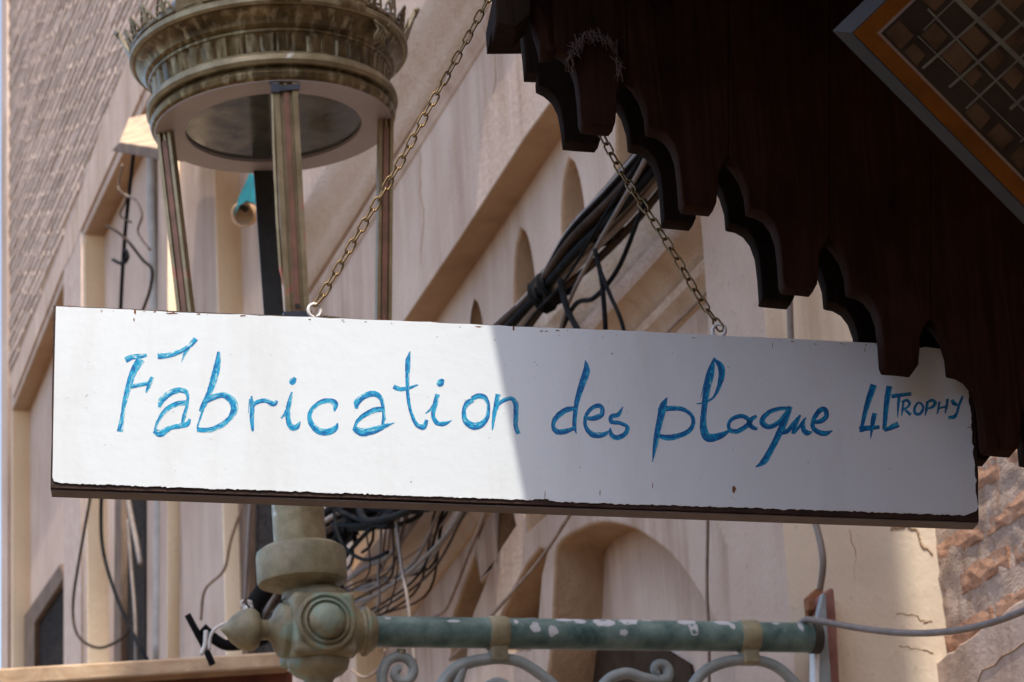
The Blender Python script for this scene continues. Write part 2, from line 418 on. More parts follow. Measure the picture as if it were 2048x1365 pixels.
# front layer: everything left of and above the big ledge
ledge = wf([(690, 800), (810, 640), (922, 474), (1049, 277), (1100, 207), (1230, 20), (1330, -140)])
Lz = lambda k: ledge[k]
s_ledge0 = wf([(690, 800)])[0][0]
front = [(s_left, ZLO), (s_left, ZHI), (s_r, ZHI), (s_r, ledge[-1][1]+0.0)] + [tuple(p) for p in reversed(ledge)] + [(s_ledge0, ZLO)]
def niche(pxl, ytop_l, pxr, ytop_r, ybot=1700):
    a, b_, = wf([(pxl, ytop_l), (pxr, ytop_r)])
    return [(a[0], GZ+0.8), (a[0], a[1]), (b_[0], b_[1]), (b_[0], GZ+0.8)]
nA = niche(24, 822, 131, 556); nB = niche(168, 470, 345, 95); nD = niche(425, 190, 560, -60)
def sun_shade_reveals(o, cream=False):
    me = o.data; me.materials.append(M['reveal']); me.materials.append(M['sunlit_reveal'])
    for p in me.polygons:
        if abs(p.normal.dot(ET)) < 0.75: p.material_index = 2 if (cream and abs(p.normal.z) < 0.3) else 1  # vertical reveals coloured as sunlit, soffits as shaded
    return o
front_o = sun_shade_reveals(slab('wall', [front, nA, nB, nD], f0, T1-T0+0.02, M['plaster'], fac, 0.006), True)
# middle layer with the pointed niches and the arched niche
def lancet(px, py, hw=0.10, h=0.62, rise=0.26):
    s, z = wf([(px, py)], T1)[0]
    c = []
    for k in range(9):
        u = k/8; c.append((s+hw*(1-u**2.3)**0.62, z-rise+rise*u))
    c2 = [(2*s-a, b_) for a, b_ in reversed(c[:-1])]
    return [(s+hw, z-h-rise)] + c + c2 + [(s-hw, z-h-rise)]
lan = [lancet(948, 588), lancet(1040, 458), lancet(1136, 318), lancet(1246, 150)]
arch = wf(catmull([(1075, 1500), (1100, 1300), (1108, 1160), (1114, 1095), (1150, 1066), (1205, 1047), (1262, 1058), (1300, 1080), (1340, 1112), (1380, 1162), (1427, 1240), (1470, 1340), (1520, 1500)], 4), T1)
fold = wf([(900, 1320), (905, 1235), (950, 1110), (985, 1015), (1000, 960), (1030, 960), (1022, 1015), (1030, 1050), (990, 1112), (944, 1229), (930, 1320)], T1)
fold2 = wf([(985, 1300), (1000, 1236), (1052, 1132), (1078, 1100), (1094, 1100), (1082, 1150), (1075, 1240), (1060, 1300)], T1)
mid = [(s_ledge0+1.0, ZLO), (s_ledge0+1.0, ZHI), (s_r, ZHI), (s_r, ZLO)]
sun_shade_reveals(slab('wall', [mid] + lan + [arch, fold, fold2], f1, T2-T1+0.02, M['plaster'], fac, 0.012))  # pointed and arched niches: every reveal takes the shade ochre
# back layers
slab('niche_back', [[(s_left+0.3, ZLO), (s_left+0.3, ZHI), (s_ledge0+1.01, ZHI), (s_ledge0+1.01, ZLO)]], wall_frame(T1+0.005), 0.4, M['plaster'], fac)
slab('niche_back', [[(s_ledge0+1.0, ZLO), (s_ledge0+1.0, ZHI), (s_r, ZHI), (s_r, ZLO)]], wall_frame(T2+0.01), 0.35, M['plaster'], fac)

# mouldings: (centre line on the wall, radius, squash)
def mould(p0, p1, w_, out, m=M['plaster'], t=T0, name='moulding', ext=0.0):
    a, b_ = wf([p0, p1], t); d = Vector((b_[0]-a[0], b_[1]-a[1])).normalized(); nn = Vector((-d.y, d.x))
    a = Vector(a)-d*ext; b_ = Vector(b_)+d*ext
    prof = [(-0.5, 0), (-0.5, 0.55), (-0.36, 1), (-0.05, 0.92), (0.15, 0.55), (0.3, 0.42), (0.42, 0.35), (0.5, 0.18), (0.5, 0)]
    q = MB(); N_ = 14; vs = []
    for i in range(N_+1):
        c = a.lerp(b_, i/N_)
        for (u, v) in prof:
            jit = 1+0.05*noise.noise(Vector((c.x*3, u*2, 0)))
            p = c+nn*u*w_; vs.append(W(p.x, p.y, t+0.004-v*out*jit))
    q.v = [tuple(v) for v in vs]; L = len(prof)
    for i in range(N_):
        for k in range(L-1): q.f.append((i*L+k, i*L+k+1, (i+1)*L+k+1, (i+1)*L+k))
    q.f.append(tuple(range(L))); q.f.append(tuple(N_*L+k for k in range(L)))
    return q.build(name, m, fac, True, sharp=40)
mould((585, 515), (960, -105), 0.10, 0.045, M['reveal'])  # narrow moulding coloured with the shade ochre
mould((598, 560), (985, -60), 0.22, 0.10, M['plaster_worn'])
mould((600, 660), (1040, -40), 0.06, 0.03)
# shallow ledges in the stained area under the cable bundle
mould((1080, 760), (1500, 300), 0.22, 0.12, M['plaster_worn'], T1)
mould((1120, 800), (1560, 330), 0.13, 0.09, M['plaster_worn'], T1)
mould((1190, 800), (1620, 360), 0.07, 0.05, M['plaster_worn'], T1)
mould((700, 1250), (960, 950), 0.16, 0.10, M['plaster_worn'], T1)
mould((760, 1290), (1010, 960), 0.08, 0.06, M['plaster_worn'], T1)
# raised rib left of the corner
rib = [Wp(x, y, T1-0.01) for x, y in catmull([(1425, 930), (1453, 1036), (1501, 1145), (1539, 1241), (1580, 1380)], 4)]
M['peach'] = plaster('peach_render', (0.56, 0.385, 0.265), (0.66, 0.49, 0.36), (0.40, 0.23, 0.13), 0.8)
MB().tube(rib, 0.026, 8).build('moulding', M['plaster_worn'], fac, True)
sun_shade_reveals(slab('moulding', [wf(catmull([(1432, 900), (1462, 1036), (1512, 1145), (1552, 1241), (1600, 1420)], 4)+[(1600, 1420), (1600, 900)], T1)], wall_frame(T1-0.008), 0.012, M['peach'], fac, 0.003))
# flat dark sheet painting the shade of the opening inside the arch, below the pipe
slab('opening', [wf([(1105, 1500), (1130, 1300), (1180, 1300), (1250, 1290), (1330, 1296), (1385, 1330), (1420, 1500)], T2+0.008)], wall_frame(T2-0.0), 0.009, M['opening_shade'], fac)

# smooth plaster frames around the recesses and the brick field
def band(pts, w_px, m=M['plaster'], proud=0.012, name='plaster_band'):
    c = wf(pts, T0); o = slab(name, [c], wall_frame(T0-proud), proud+0.004, m, fac, 0.003); return sun_shade_reveals(o, True) if proud > .03 else o
band([(30, 795), (128, 545), (150, 505), (165, 462), (205, 372), (255, 262), (298, 165), (298, 60), (258, 120), (205, 260), (150, 430), (118, 520), (22, 760)], 0)
band([(131, 1600), (131, 500), (150, 480), (166, 462), (166, 1600)], 0, M['brick_far'], 0.010)
band([(338, 1600), (338, 200), (358, 150), (358, 1600)], 0, M['plaster'], 0.05, 'pilaster_strip')
band([(8, 1600), (8, -40), (20, -40), (22, 1600)], 0, M['plaster'], 0.02)
# bricks, one by one
band([(20, -60), (330, -60), (285, 70), (240, 170), (190, 300), (135, 440), (105, 530), (22, 745)], 0, M['reveal'], 0.003, 'brick_bedding')
def noisy_brick(L, H, D, seed, jt=1.0):
    q = MB(); rg = random.Random(seed); nx, nz = 7, 3
    for side in (0, 1):
        for i in range(nx+1):
            for k in range(nz+1):
                e = 1 if 0 < i < nx and 0 < k < nz else 0.8
                q.v.append(tuple(ES*((i/nx-0.5)*L+rg.uniform(-1, 1)*0.06*H*jt) + EZ*((k/nz-0.5)*H+rg.uniform(-1, 1)*0.11*H*jt) + ET*((D/2) if side else -D/2*e+rg.uniform(-1, 1)*0.12*D*jt)))
    n1 = (nx+1)*(nz+1)
    for i in range(nx):
        for k in range(nz):
            a = i*(nz+1)+k; q.f.append((a, a+1, a+nz+2, a+nz+1)); q.f.append((n1+a, n1+a+nz+1, n1+a+nz+2, n1+a+1))
    ring = [i*(nz+1) for i in range(nx+1)] + [nx*(nz+1)+k for k in range(1, nz+1)] + [i*(nz+1)+nz for i in range(nx-1, -1, -1)] + [k for k in range(nz-1, 0, -1)]
    for j in range(len(ring)):
        a, b2 = ring[j], ring[(j+1) % len(ring)]; q.f.append((a, b2, b2+n1, a+n1))
    return q
def in_poly(x, y, P):
    c = False; j = len(P)-1
    for i in range(len(P)):
        if (P[i][1] > y) != (P[j][1] > y) and x < (P[j][0]-P[i][0])*(y-P[i][1])/(P[j][1]-P[i][1])+P[i][0]: c = not c
        j = i
    return c
meshes = []
for i in range(6):
    q = noisy_brick(0.312, 0.041, 0.030, 40+i, 0.4); me = bpy.data.meshes.new('brick'); me.from_pydata(q.v, [], q.f); me.materials.append(M['brick_far']); meshes.append(me)
poly = [(20, -60), (330, -60), (285, 70), (240, 170), (190, 300), (135, 440), (105, 530), (22, 745)]
cand = []
sA, sB = wf([(330, 300)])[0][0], wf([(20, 300)])[0][0]
z = 2.0; row = 0
while z < 9.5:
    s = sA-0.3+(row % 2)*0.14
    while s < sB+0.3:
        p = W(s, z, T0); x, y = proj(p)
        if in_poly(x, y, poly): cand.append((abs(y-250)*0+x*-1, s, z))
        s += 0.320
    z += 0.060; row += 1
cand.sort()
rest = MB()
for i, (_, s, z) in enumerate(cand):
    if i < 290:
        o = bpy.data.objects.new('brick', random.choice(meshes)); COL.objects.link(o); o.parent = fac
        o.location = W(s, z+random.uniform(-.003, .003), T0+0.005+random.uniform(-.0025, .002)) - wloc(fac)
    else:
        rest.box(W(s, z, T0+0.005+random.uniform(-.0025, .002)), ES*0.156, ET*0.015, EZ*0.0205)
if rest.f: tag(rest.build('brick', M['brick_far'], fac), kind='stuff')

# windows with black netting inside the recesses, wooden surrounds
def window(pts, strip, t):
    o = slab('window', [wf(strip, t-0.03)], wall_frame(t-0.035), 0.045, M['oldwood'], fac, 0.003)
    slab('net', [wf(pts, t)], wall_frame(t-0.004), 0.005, M['net'], o)
    return o
window([(54, 1480), (54, 1240), (126, 1140), (126, 1480)], [(50, 1480), (50, 1232), (122, 1128), (126, 1160), (70, 1246), (70, 1480)], T1)
window([(232, 1480), (236, 905), (292, 800), (292, 1480)], [(228, 1480), (232, 900), (246, 880), (242, 1480)], T1)
window([(486, 1500), (486, 700), (556, 640), (556, 1500)], [(478, 1500), (480, 700), (500, 680), (498, 1500)], T1)

# the corner: a face turned to the viewer, half of it in the sun, then the brick wall
q = MB(); ny, nx = 60, 14
for i in range(ny+1):
    z = GZ + (8.5-GZ)*i/ny if i not in () else 0
    for k in range(nx+1):
        t = T0-0.012+(2.875-T0)*k/nx
        n_ = noise.noise(Vector((z*2.2, t*5, 3)))
        q.v.append(tuple(W(S_END-0.02+0.005*n_, z, t)))
for i in range(ny):
    for k in range(nx):
        a = i*(nx+1)+k; q.f.append((a, a+1, a+nx+2, a+nx+1))
n0 = len(q.v)
for i in range(ny+1):
    z = GZ+(8.5-GZ)*i/ny; q.v.append(tuple(W(S_END+0.3, z, T0-0.012+0.01*noise.noise(Vector((z*3, 0, 0))))))
for i in range(ny):
    a = i*(nx+1); q.f.append((a, a+nx+1, n0+i+1, n0+i))
pr_ret = MB(); pr_ret.v = q.v[n0:]+[q.v[i*(nx+1)] for i in range(ny+1)]; m_n = ny+1
for i in range(ny): pr_ret.f.append((m_n+i, i, i+1, m_n+i+1))
pr_ret.build('pier_return', M['plaster'], fac, True)
q.v = q.v[:n0]; q.f = q.f[:ny*nx]
q.build('corner_pier', M['cream'], fac, True, sharp=50)
bw = thing('brick_wall', W(4.5, GZ, 2.8), 'eroded orange brick wall with thick mortar bands below the right end of the sign', 'wall')
def wf2(pts, t): return wf(pts, t)
slab('mortar', [[(S_END+0.0, GZ), (S_END, 8.5), (3.4, 8.5), (3.4, GZ)]], wall_frame(2.875), 0.2, M['mortar'], bw)
mq = MB(); na, nb = 120, 130
for i in range(na+1):
    for k in range(nb+1):
        s_ = 4.1+1.645*i/na; z_ = 0.6+1.9*k/nb
        h_ = noise.noise(Vector((s_*5, z_*13, 1)))*0.006+noise.noise(Vector((s_*17, z_*30, 4)))*0.006+noise.noise(Vector((s_*60, z_*80, 7)))*0.003
        mq.v.append(tuple(W(s_, z_, 2.848+h_)))
for i in range(na):
    for k in range(nb): a = i*(nb+1)+k; mq.f.append((a, a+1, a+nb+2, a+nb+1))
mq.build('mortar', M['mortar'], bw, True)
meshes2 = []
for i in range(6):
    qq = noisy_brick(0.225, 0.046, 0.020, 90+i, 0.8); me = bpy.data.meshes.new('brick'); me.from_pydata(qq.v, [], qq.f); me.materials.append(M['brick']); meshes2.append(me)
r_ = 0; cnt = 0
z = 0.85
while z < 2.4:
    s = S_END-0.13-(r_ % 2)*0.10
    while s > 4.6:
        x, y = proj(W(s, z, 2.85))
        if x < 2120 and 560 < y < 1420 and y < 1330-(x-1875)*0.70:
            o = bpy.data.objects.new('brick', random.choice(meshes2)); COL.objects.link(o); o.parent = bw
            o.location = W(s, z+random.uniform(-.006, .006), 2.855+random.uniform(-.003, .003)) - wloc(bw)
            o.rotation_euler = (0, random.uniform(-.03, .03), 0)
        s -= 0.245
    z += 0.098; r_ += 1
slab('plaster_skirt', [rough(wf([(1872, 1328), (1960, 1262), (2060, 1190), (2300, 1010), (2300, 1600), (1872, 1600)], 2.82), 0.03, 0.003, seed=3)], wall_frame(2.818), 0.05, M['plaster'], bw, 0.004)
crk = [Wp(x, y, 2.817) for x, y in [(1955, 1365), (1965, 1340), (1990, 1330), (2005, 1312), (2030, 1300), (2048, 1285), (2075, 1275)]]
MB().tube(crk, 0.0016, 4).build('crack', M['reveal'], bw)
def crack(pts, f, r=0.0014, seed=0):
    rg = random.Random(seed); P = []
    for i in range(len(pts)-1):
        for k in range(5):
            u = k/5; P.append(f(pts[i][0]*(1-u)+pts[i+1][0]*u+rg.uniform(-3, 3), pts[i][1]*(1-u)+pts[i+1][1]*u+rg.uniform(-2.5, 2.5)))
    MB().tube(P, [r*rg.uniform(.4, 1.2) for _ in P], 4).build('crack', M['reveal'], fac)
fp_ = lambda x, y: Sp(x, y, 5.7195)
crack([(1795, 1227), (1830, 1232), (1850, 1245), (1868, 1243)], fp_, .0018, 1)
crack([(1780, 1058), (1812, 1052), (1835, 1062), (1842, 1090), (1868, 1112)], fp_, .0030, 2)
crack([(1800, 1292), (1840, 1300), (1872, 1306)], fp_, .0016, 3)
crack([(1700, 1060), (1712, 1120), (1706, 1180)], fp_, .0012, 4)
fq_ = lambda x, y: Wp(x, y, T0-0.0005)
crack([(840, 240), (838, 330), (846, 420), (842, 560)], fq_, .0022, 5)
crack([(985, 60), (992, 140), (985, 220)], fq_, .0018, 6)

# ------------------------------------------------------------------ street lamp on its bracket
LS = 5.62
J = Sp(634, 1262, LS); BE = Sp(1632, 1276, LS)
mpp = J.dot(F)/FPX
lamp = thing('street_lamp', Sp(634, 1262, LS), 'old brass street lantern with a crown on a green wall bracket behind the sign', 'street lamp')
A_ = Sp(603, 1130, LS); B_ = Sp(533, 30, LS); AX = (B_-A_).normalized()
O = A_ + AX*((Sp(547, 254, LS)-A_).dot(AX))           # centre of the diffuser disc
m_ = O.dot(F)/FPX*1.0
XL = (Vector((0, -1, 0))-AX*Vector((0, -1, 0)).dot(AX)).normalized(); YL = AX.cross(XL)
def L(r, h, an): return O + AX*h*m_ + (XL*math.cos(an)+YL*math.sin(an))*r*m_
def lat(name, prof, mat, seg=96, rmod=None, sharp=32):
    return MB().lathe(O, AX, [(r*m_, h*m_) for r, h in prof], seg, XL, rmod).build(name, mat, lamp, True, sharp=sharp)
lat('diffuser_ring', [(176, 0), (176, -4), (236, -4), (238, 0), (238, 6), (176, 6), (176, 0)], M['shade_white'])
lat('glass', [(0.5, 3), (178, 3), (178, 8), (0.5, 8)], M['glass'])
lat('lower_lip', [(225, 0), (236, -3), (243, 2), (246, 12), (240, 22), (236, 26), (243, 28)], M['bronze'])
lat('torus_ring', [(238, 27), (247, 29), (252, 36), (251, 46), (246, 53), (238, 57), (234, 60)], M['bronze_lt'])
lat('fluted_band', [(232, 58), (234, 60), (238, 92), (240, 98), (236, 99)], M['bronze'], 288,
    lambda i, k, an: 1.0-(0.020 if (k % 6) in (0,) else (0.006*math.sin(k*7.1))) if i in (1, 2) else 1.0)
lat('cornice', [(238, 97), (243, 99), (244, 104), (241, 107), (245, 110), (250, 113), (252, 120), (258, 130), (267, 138), (269, 142), (266, 144)], M['bronze'])
lat('rim', [(262, 143), (275, 142), (280, 147), (280, 156), (276, 161), (268, 163), (262, 170)], M['bronze_lt'])
lat('lantern_roof', [(262, 166), (255, 190), (190, 260), (110, 330), (60, 380), (0.5, 390)], M['bronze'])
lat('reflector', [(228, 8), (200, 60), (120, 120), (0.5, 140)], M['darkmetal'])
# rim repair straps
for an in (-0.42, 0.10, 0.16+0.45):
    b = MB(); pts = [(278, 143), (283, 145), (284, 158), (279, 164)]
    for k in range(7):
        a = an+k*0.035
        for r, h in pts: b.v.append(tuple(L(r+1.2, h, a)))
    for k in range(6):
        for j in range(3): a = k*4+j; b.f.append((a, a+1, a+5, a+4))
    if an > 0.05: b.build('rim_strap', M['bronze'], lamp, True)
# crown: scrolls and spikes, leaning outwards
NC = 30
for k in range(NC):
    an = 2*math.pi*(k+0.5)/NC; b = MB()
    def cp(u, h): # u across in px, h height in px
        return L(272+h*0.33, 164+h, an+u/280)
    for sg in (-1, 1):
        sp = []
        for j in range(22):
            th = -1.5+j*0.34; rr = 13-j*0.47
            sp.append(cp(sg*(14-rr*math.cos(th)*0.9-1), 18+rr*math.sin(th)*1.1))
        b.tube(sp, 2.7*m_, 5)
        b.tube([cp(sg*26, 0), cp(sg*22, 16), cp(sg*10, 34), cp(sg*3, 44)], [3*m_, 2.6*m_, 2.6*m_, 2*m_], 5)
    b.tube([cp(0, 0), cp(0, 20), cp(0, 44), cp(0, 50)], [4*m_, 2.4*m_, 4.5*m_, 1*m_], 6)
    b.build('crown_scroll', M['bronze_lt'] if k % 3 else M['bronze'], lamp, True)
for k in range(6):
    an = math.pi/2+2*math.pi*k/6+0.02; b = MB()
    pr = [(0, 34), (18, 28), (30, 17), (46, 13), (62, 8), (78, 2)]
    for sgn, off in ((1, 5), (-1, -3)):
        for h, wd in pr:
            for u in (-1, 1): b.v.append(tuple(L(270+h*0.42+off, 160+h*0.98, an+u*wd/280)))
    n = len(pr)*2
    for i in range(len(pr)-1):
        a = i*2; b.f.append((a, a+1, a+3, a+2)); b.f.append((n+a, n+a+2, n+a+3, n+a+1))
        b.f.append((a, a+2, n+a+2, n+a)); b.f.append((a+1, n+a+1, n+a+3, a+3))
    b.f.append((n-2, n-1, 2*n-1, 2*n-2))
    b.tube([L(300, 222, an-0.06), L(306, 232, an), L(300, 222, an+0.06)], [2*m_, 5*m_, 2*m_], 6)
    b.build('crown_spike', M['bronze_lt'], lamp, True, sharp=30)
lat('crown_band', [(270, 160), (277, 166), (277, 172), (270, 173)], M['bronze'])
# broken piece hanging at the right under the rim
b = MB(); a0 = 0.95
for j in range(4):
    a = a0+j*0.035
    b.tube([L(272, 140, a), L(277, 122, a+0.02), L(272, 106, a-0.01), L(268, 98, a+0.015)], 2.6*m_, 6)
b.tube([L(276, 138, a0-0.02), L(280, 128, a0+0.05), L(277, 116, a0+0.13)], 3*m_, 6)
b.build('broken_scroll', M['bronze_lt'], lamp, True)
# four bars
BOT = -470
def bar(an, wpx, name='lantern_bar', top=0, rt=222, rb=178, dep=10, mat=M['bar'], face=0):
    er = (XL*math.cos(an)+YL*math.sin(an)); et = (-XL*math.sin(an)+YL*math.cos(an)); turn = face
    p0 = O+AX*(top*m_)+er*rt*m_; p1 = O+AX*(BOT*m_)+er*rb*m_
    d = (p1-p0).normalized(); n_ = (er-d*er.dot(d)).normalized()
    if turn: n_ = (XL*math.cos(turn)+YL*math.sin(turn)); n_ = (n_-d*n_.dot(d)).normalized(); et = d.cross(n_)
    prof = [(-1, 0), (-1, 1), (-0.55, 1), (-0.5, 0.35), (-0.18, 0.35), (-0.15, 0.8), (0.15, 0.8), (0.18, 0.35), (0.5, 0.35), (0.55, 1), (1, 1), (1, 0)]
    b = MB(); 
    for i in range(13):
        c = p0.lerp(p1, i/12)
        for u, v in prof: b.v.append(tuple(c+et*(u*wpx/2*m_)+n_*(v*dep*m_)))
    Lp = len(prof)
    for i in range(12):
        for k in range(Lp): a, c_ = i*Lp+k, i*Lp+(k+1) % Lp; b.f.append((a, c_, c_+Lp, a+Lp))
    b.f.append(tuple(range(Lp))); b.f.append(tuple(12*Lp+k for k in range(Lp)))
    o = b.build(name, mat, lamp)
    g = MB(); 
    g.box((p0+p1)/2+n_*(dep*0.86*m_)+d*10*m_, d*((p1-p0).length/2-14*m_), et*(5.5*m_), n_*(1.4*m_)); g.build('groove_strip', M['groove'], o)
    return p0, p1, n_, et, d
aF = 0.19
p0, p1, n_, et, d = bar(aF, 46)
bar(aF+math.pi*0.5-0.15, 30, rt=222, rb=184, dep=16, face=0.35); bar(aF-math.pi*0.5-0.1, 32, rt=212, rb=184, dep=16, face=-0.45)
bar(aF+math.pi, 40, mat=M['darkmetal'])
# side leaf of the front bar, ties
b = MB(); pts = [p0-et*24*m_+d*(20*m_)]+[p0.lerp(p1, u)-et*(24+4*math.sin(u*3.1))*m_ for u in (0.3, 0.6, 0.8)]+[p1-et*8*m_-d*8*m_]
b.tube(pts, 4*m_, 5); b.build('bent_strip', M['bar'], lamp)
b = MB(); c = p0+d*17*m_+n_*6*m_; b.box(c, et*27*m_+AX*3*m_, d*5*m_, n_*8*m_); b.box(c-et*21*m_+n_*6*m_, et*8*m_, d*9*m_, n_*5*m_); b.tube([c-et*22*m_, c-et*30*m_-d*16*m_], 3*m_, 5)
b.build('cable_tie', M['tie'], lamp)
b = MB(); c = p1-d*4*m_+n_*4*m_; b.box(c, et*27*m_, d*7*m_, n_*10*m_); b.build('cable_tie', M['tie'], lamp)
b = MB(); c = p1-d*22*m_+n_*9.8*m_; b.tube([c-n_*2*m_, c+n_*1.5*m_], 5*m_, 10); b.build('rivet_hole', M['darkmetal'], lamp)
# base pan and stem hidden behind the sign, visible below it
lat('lantern_base', [(0.5, BOT+6), (188, BOT+4), (192, BOT-8), (180, BOT-26), (120, BOT-90), (66, BOT-150), (50, BOT-190)], M['bronze'])
zb = ((A_-O).dot(AX))/m_                               # height of the collar centre
lat('stem', [(50, BOT-180), (50, zb+30)], M['bronze_lt'], 48)
b = MB(); hp = O+AX*((zb+108)*m_)+(XL*math.cos(0.62)+YL*math.sin(0.62))*49.5*m_; hn = (XL*math.cos(0.62)+YL*math.sin(0.62)); b.tube([hp-hn*3*m_, hp+hn*1.5*m_], 5*m_, 10); b.build('screw_hole', M['darkmetal'], lamp)
lat('collar', [(52, zb+36), (72, zb+34), (84, zb+26), (86, zb+18), (86, zb-30), (84, zb-36), (74, zb-40), (50, zb-46), (40, zb-56), (42, zb-68)], M['castolive'], 64)
# junction: axis along the bar
BX = (BE-J).normalized(); BY = EZ; BN = -ES                  # BN faces the viewer
BY = (BY-BX*BY.dot(BX)).normalized(); BN = BX.cross(BY); 
if BN.dot(ES) > 0: BN = -BN
jp = J
def lath(name, o, ax, prof, mat, seg=48, sharp=35): return MB().lathe(o, ax, [(r*mpp, h*mpp) for r, h in prof], seg, None if abs(ax.y) < 0.8 else Vector((0, 0, 1))).build(name, mat, lamp, True, sharp=sharp)
lath('junction_dome', jp, BY, [(0.5, 100), (40, 98), (42, 90), (46, 86), (52, 83), (58, 79), (64, 72), (66, 62), (62, 50), (50, 40), (46, 0), (50, -44), (60, -54), (63, -64), (58, -80), (48, -90), (34, -96), (28, -104), (26, -122), (30, -128), (26, -134), (24, -150), (0.5, -150)], M['castolive'], 64)
# square block with softened edges
sb = MB(); s_ = 64*mpp
sb.box(jp, BX*s_, BY*s_, BN*(72*mpp))
jb = sb.build('junction_block', M['castolive'], lamp)
bv = jb.modifiers.new('b', 'BEVEL'); bv.width = 12*mpp; bv.segments = 3
def medal(ax, name='medallion'):
    return lath(name, jp+ax*71*mpp, ax, [(60, 0), (60, 6), (57, 12), (53, 13), (49, 8), (47, 9), (45, 15), (42, 16), (39, 10), (37, 10), (35, 18), (28, 27), (15, 33), (0.5, 34)], M['castolive'])
medal(BN); medal(-BN)
lath('boss', jp, -BX, [(54, 50), (56, 68), (54, 76), (44, 84), (26, 92), (20, 100), (20, 112), (24, 118), (36, 122), (42, 130), (43, 142), (38, 158), (26, 174), (12, 186), (6, 192), (0.5, 197)], M['castolive'])
lath('boss', jp, BX, [(54, 50), (56, 66), (54, 73), (46, 80), (42, 88), (44, 92), (50, 95), (50, 101), (44, 106), (40, 114), (34, 118), (31, 120)], M['castolive'])
# pipe
Lb = (BE-jp).length
pr = [(31.5*mpp, 100*mpp+(Lb-100*mpp)*k/30) for k in range(31)]
pipe = MB().lathe(jp, BX, pr, 40, Vector((0, 0, 1))).build('pipe', M['teal'], lamp, True)
lath('pipe_end', jp, BX, [(31.4, Lb/mpp-14), (34, Lb/mpp-13), (34, Lb/mpp+6), (0.5, Lb/mpp+6)], M['darkmetal'])
# peeled flakes lying on the pipe
def flake(px, py, w_, h_, seed):
    rg = random.Random(seed); c = Sp(px, py, LS)
    x0 = (c-jp).dot(BX); q = (py-1272-0.009*(px-740))/31.5
    q = max(-0.97, min(0.9, q)); a0 = math.asin(q)
    b = MB(); ring = []
    for k in range(14):
        an = 2*math.pi*k/14; rr = 1+rg.uniform(-.22, .22)
        ang = a0+math.sin(an)*h_/31.5/2*rr; xx = x0+math.cos(an)*w_/2*mpp*rr
        ring.append(jp+BX*xx+(BN*math.cos(ang)-BY*math.sin(ang))*32.0*mpp)
    ang = a0; cc = jp+BX*x0+(BN*math.cos(ang)-BY*math.sin(ang))*32.2*mpp
    n = len(b.v); b.v += [tuple(p) for p in ring]+[tuple(cc)]
    for k in range(14): b.f.append((k, (k+1) % 14, 14))
    b.build('paint_flake', M['peel'], lamp, True)
for i, (x, y, w_, h_) in enumerate([(1025, 1256, 9, 14), (1062, 1268, 22, 24), (1097, 1276, 20, 24), (1058, 1245, 30, 8), (1125, 1250, 36, 18), (1152, 1253, 28, 16), (1200, 1255, 44, 30), (1250, 1252, 46, 28), (1289, 1250, 24, 10), (1238, 1279, 18, 14), (1366, 1252, 44, 22), (1377, 1268, 20, 34), (1438, 1254, 34, 20), (1455, 1262, 14, 18), (1592, 1262, 12, 24), (1545, 1255, 16, 10), (900, 1256, 30, 9), (770, 1250, 14, 8)]):
    flake(x, y, w_, h_, i)
# clamp bands and scrolls
def clamp(px):
    c = Sp(px, 1272, LS); x0 = (c-jp).dot(BX); o = jp+BX*(x0-20*mpp)
    cl = MB().lathe(o, BX, [(31.5*mpp, 0), (34.5*mpp, 1*mpp), (35.5*mpp, 4*mpp), (35.2*mpp, 38*mpp), (34*mpp, 41*mpp), (31.5*mpp, 42*mpp)], 32, Vector((0, 0, 1))).build('clamp_band', M['castolive'], lamp, True, sharp=40)
    b = MB(); b.box(jp+BX*x0-BY*(44*mpp)+BN*2*mpp, BX*18*mpp, BY*16*mpp, BN*17*mpp); t_ = b.build('clamp_tab', M['castolive'], lamp)
    bv = t_.modifiers.new('b', 'BEVEL'); bv.width = 4*mpp; bv.segments = 2
clamp(993); clamp(1494)
def scroll(pts, r=11, name='scroll'):
    c = catmull(pts, 7)
    P = [Sp(x, y, LS) for x, y, *_ in c]
    rr = [(p[2] if len(p) > 2 else r)*mpp for p in c]
    MB().tube(P, rr, 10).build(name, M['scroll'], lamp, True)
def spiral(cx, cy, r0, r1, a0, a1, w0, w1, n=14):
    return [(cx+(r0+(r1-r0)*k/n)*math.cos(a0+(a1-a0)*k/n), cy+(r0+(r1-r0)*k/n)*math.sin(a0+(a1-a0)*k/n), w0+(w1-w0)*k/n) for k in range(n+1)]
scroll([(778, 1450, 11), (768, 1400, 11), (764, 1360, 11)]+spiral(802, 1345, 37, 6, math.pi, math.pi*3.5, 11, 9))
scroll([(870, 1400, 12), (892, 1358, 13), (925, 1330, 13), (985, 1318, 12), (1035, 1323, 12), (1075, 1345, 12), (1120, 1385, 12), (1150, 1440, 12)])
scroll([(925, 1335, 11), (915, 1365, 12), (900, 1420, 12)])
scroll([(975, 1372, 10), (1000, 1366, 11), (1030, 1385, 10)])
scroll([(1180, 1420, 12), (1212, 1365, 12), (1250, 1347, 12), (1285, 1356, 12), (1315, 1362, 12)]+spiral(1318, 1342, 22, 4, 0.9, -4.4, 12, 8))
scroll([(1370, 1400, 12), (1400, 1352, 12), (1440, 1328, 12), (1494, 1320, 12), (1545, 1330, 12), (1585, 1362, 12), (1620, 1410, 12)])
MB().tube([Sp(802, 1300, LS), Sp(802, 1316, LS)], 10*mpp, 10).build('weld', M['castolive'], lamp, True)
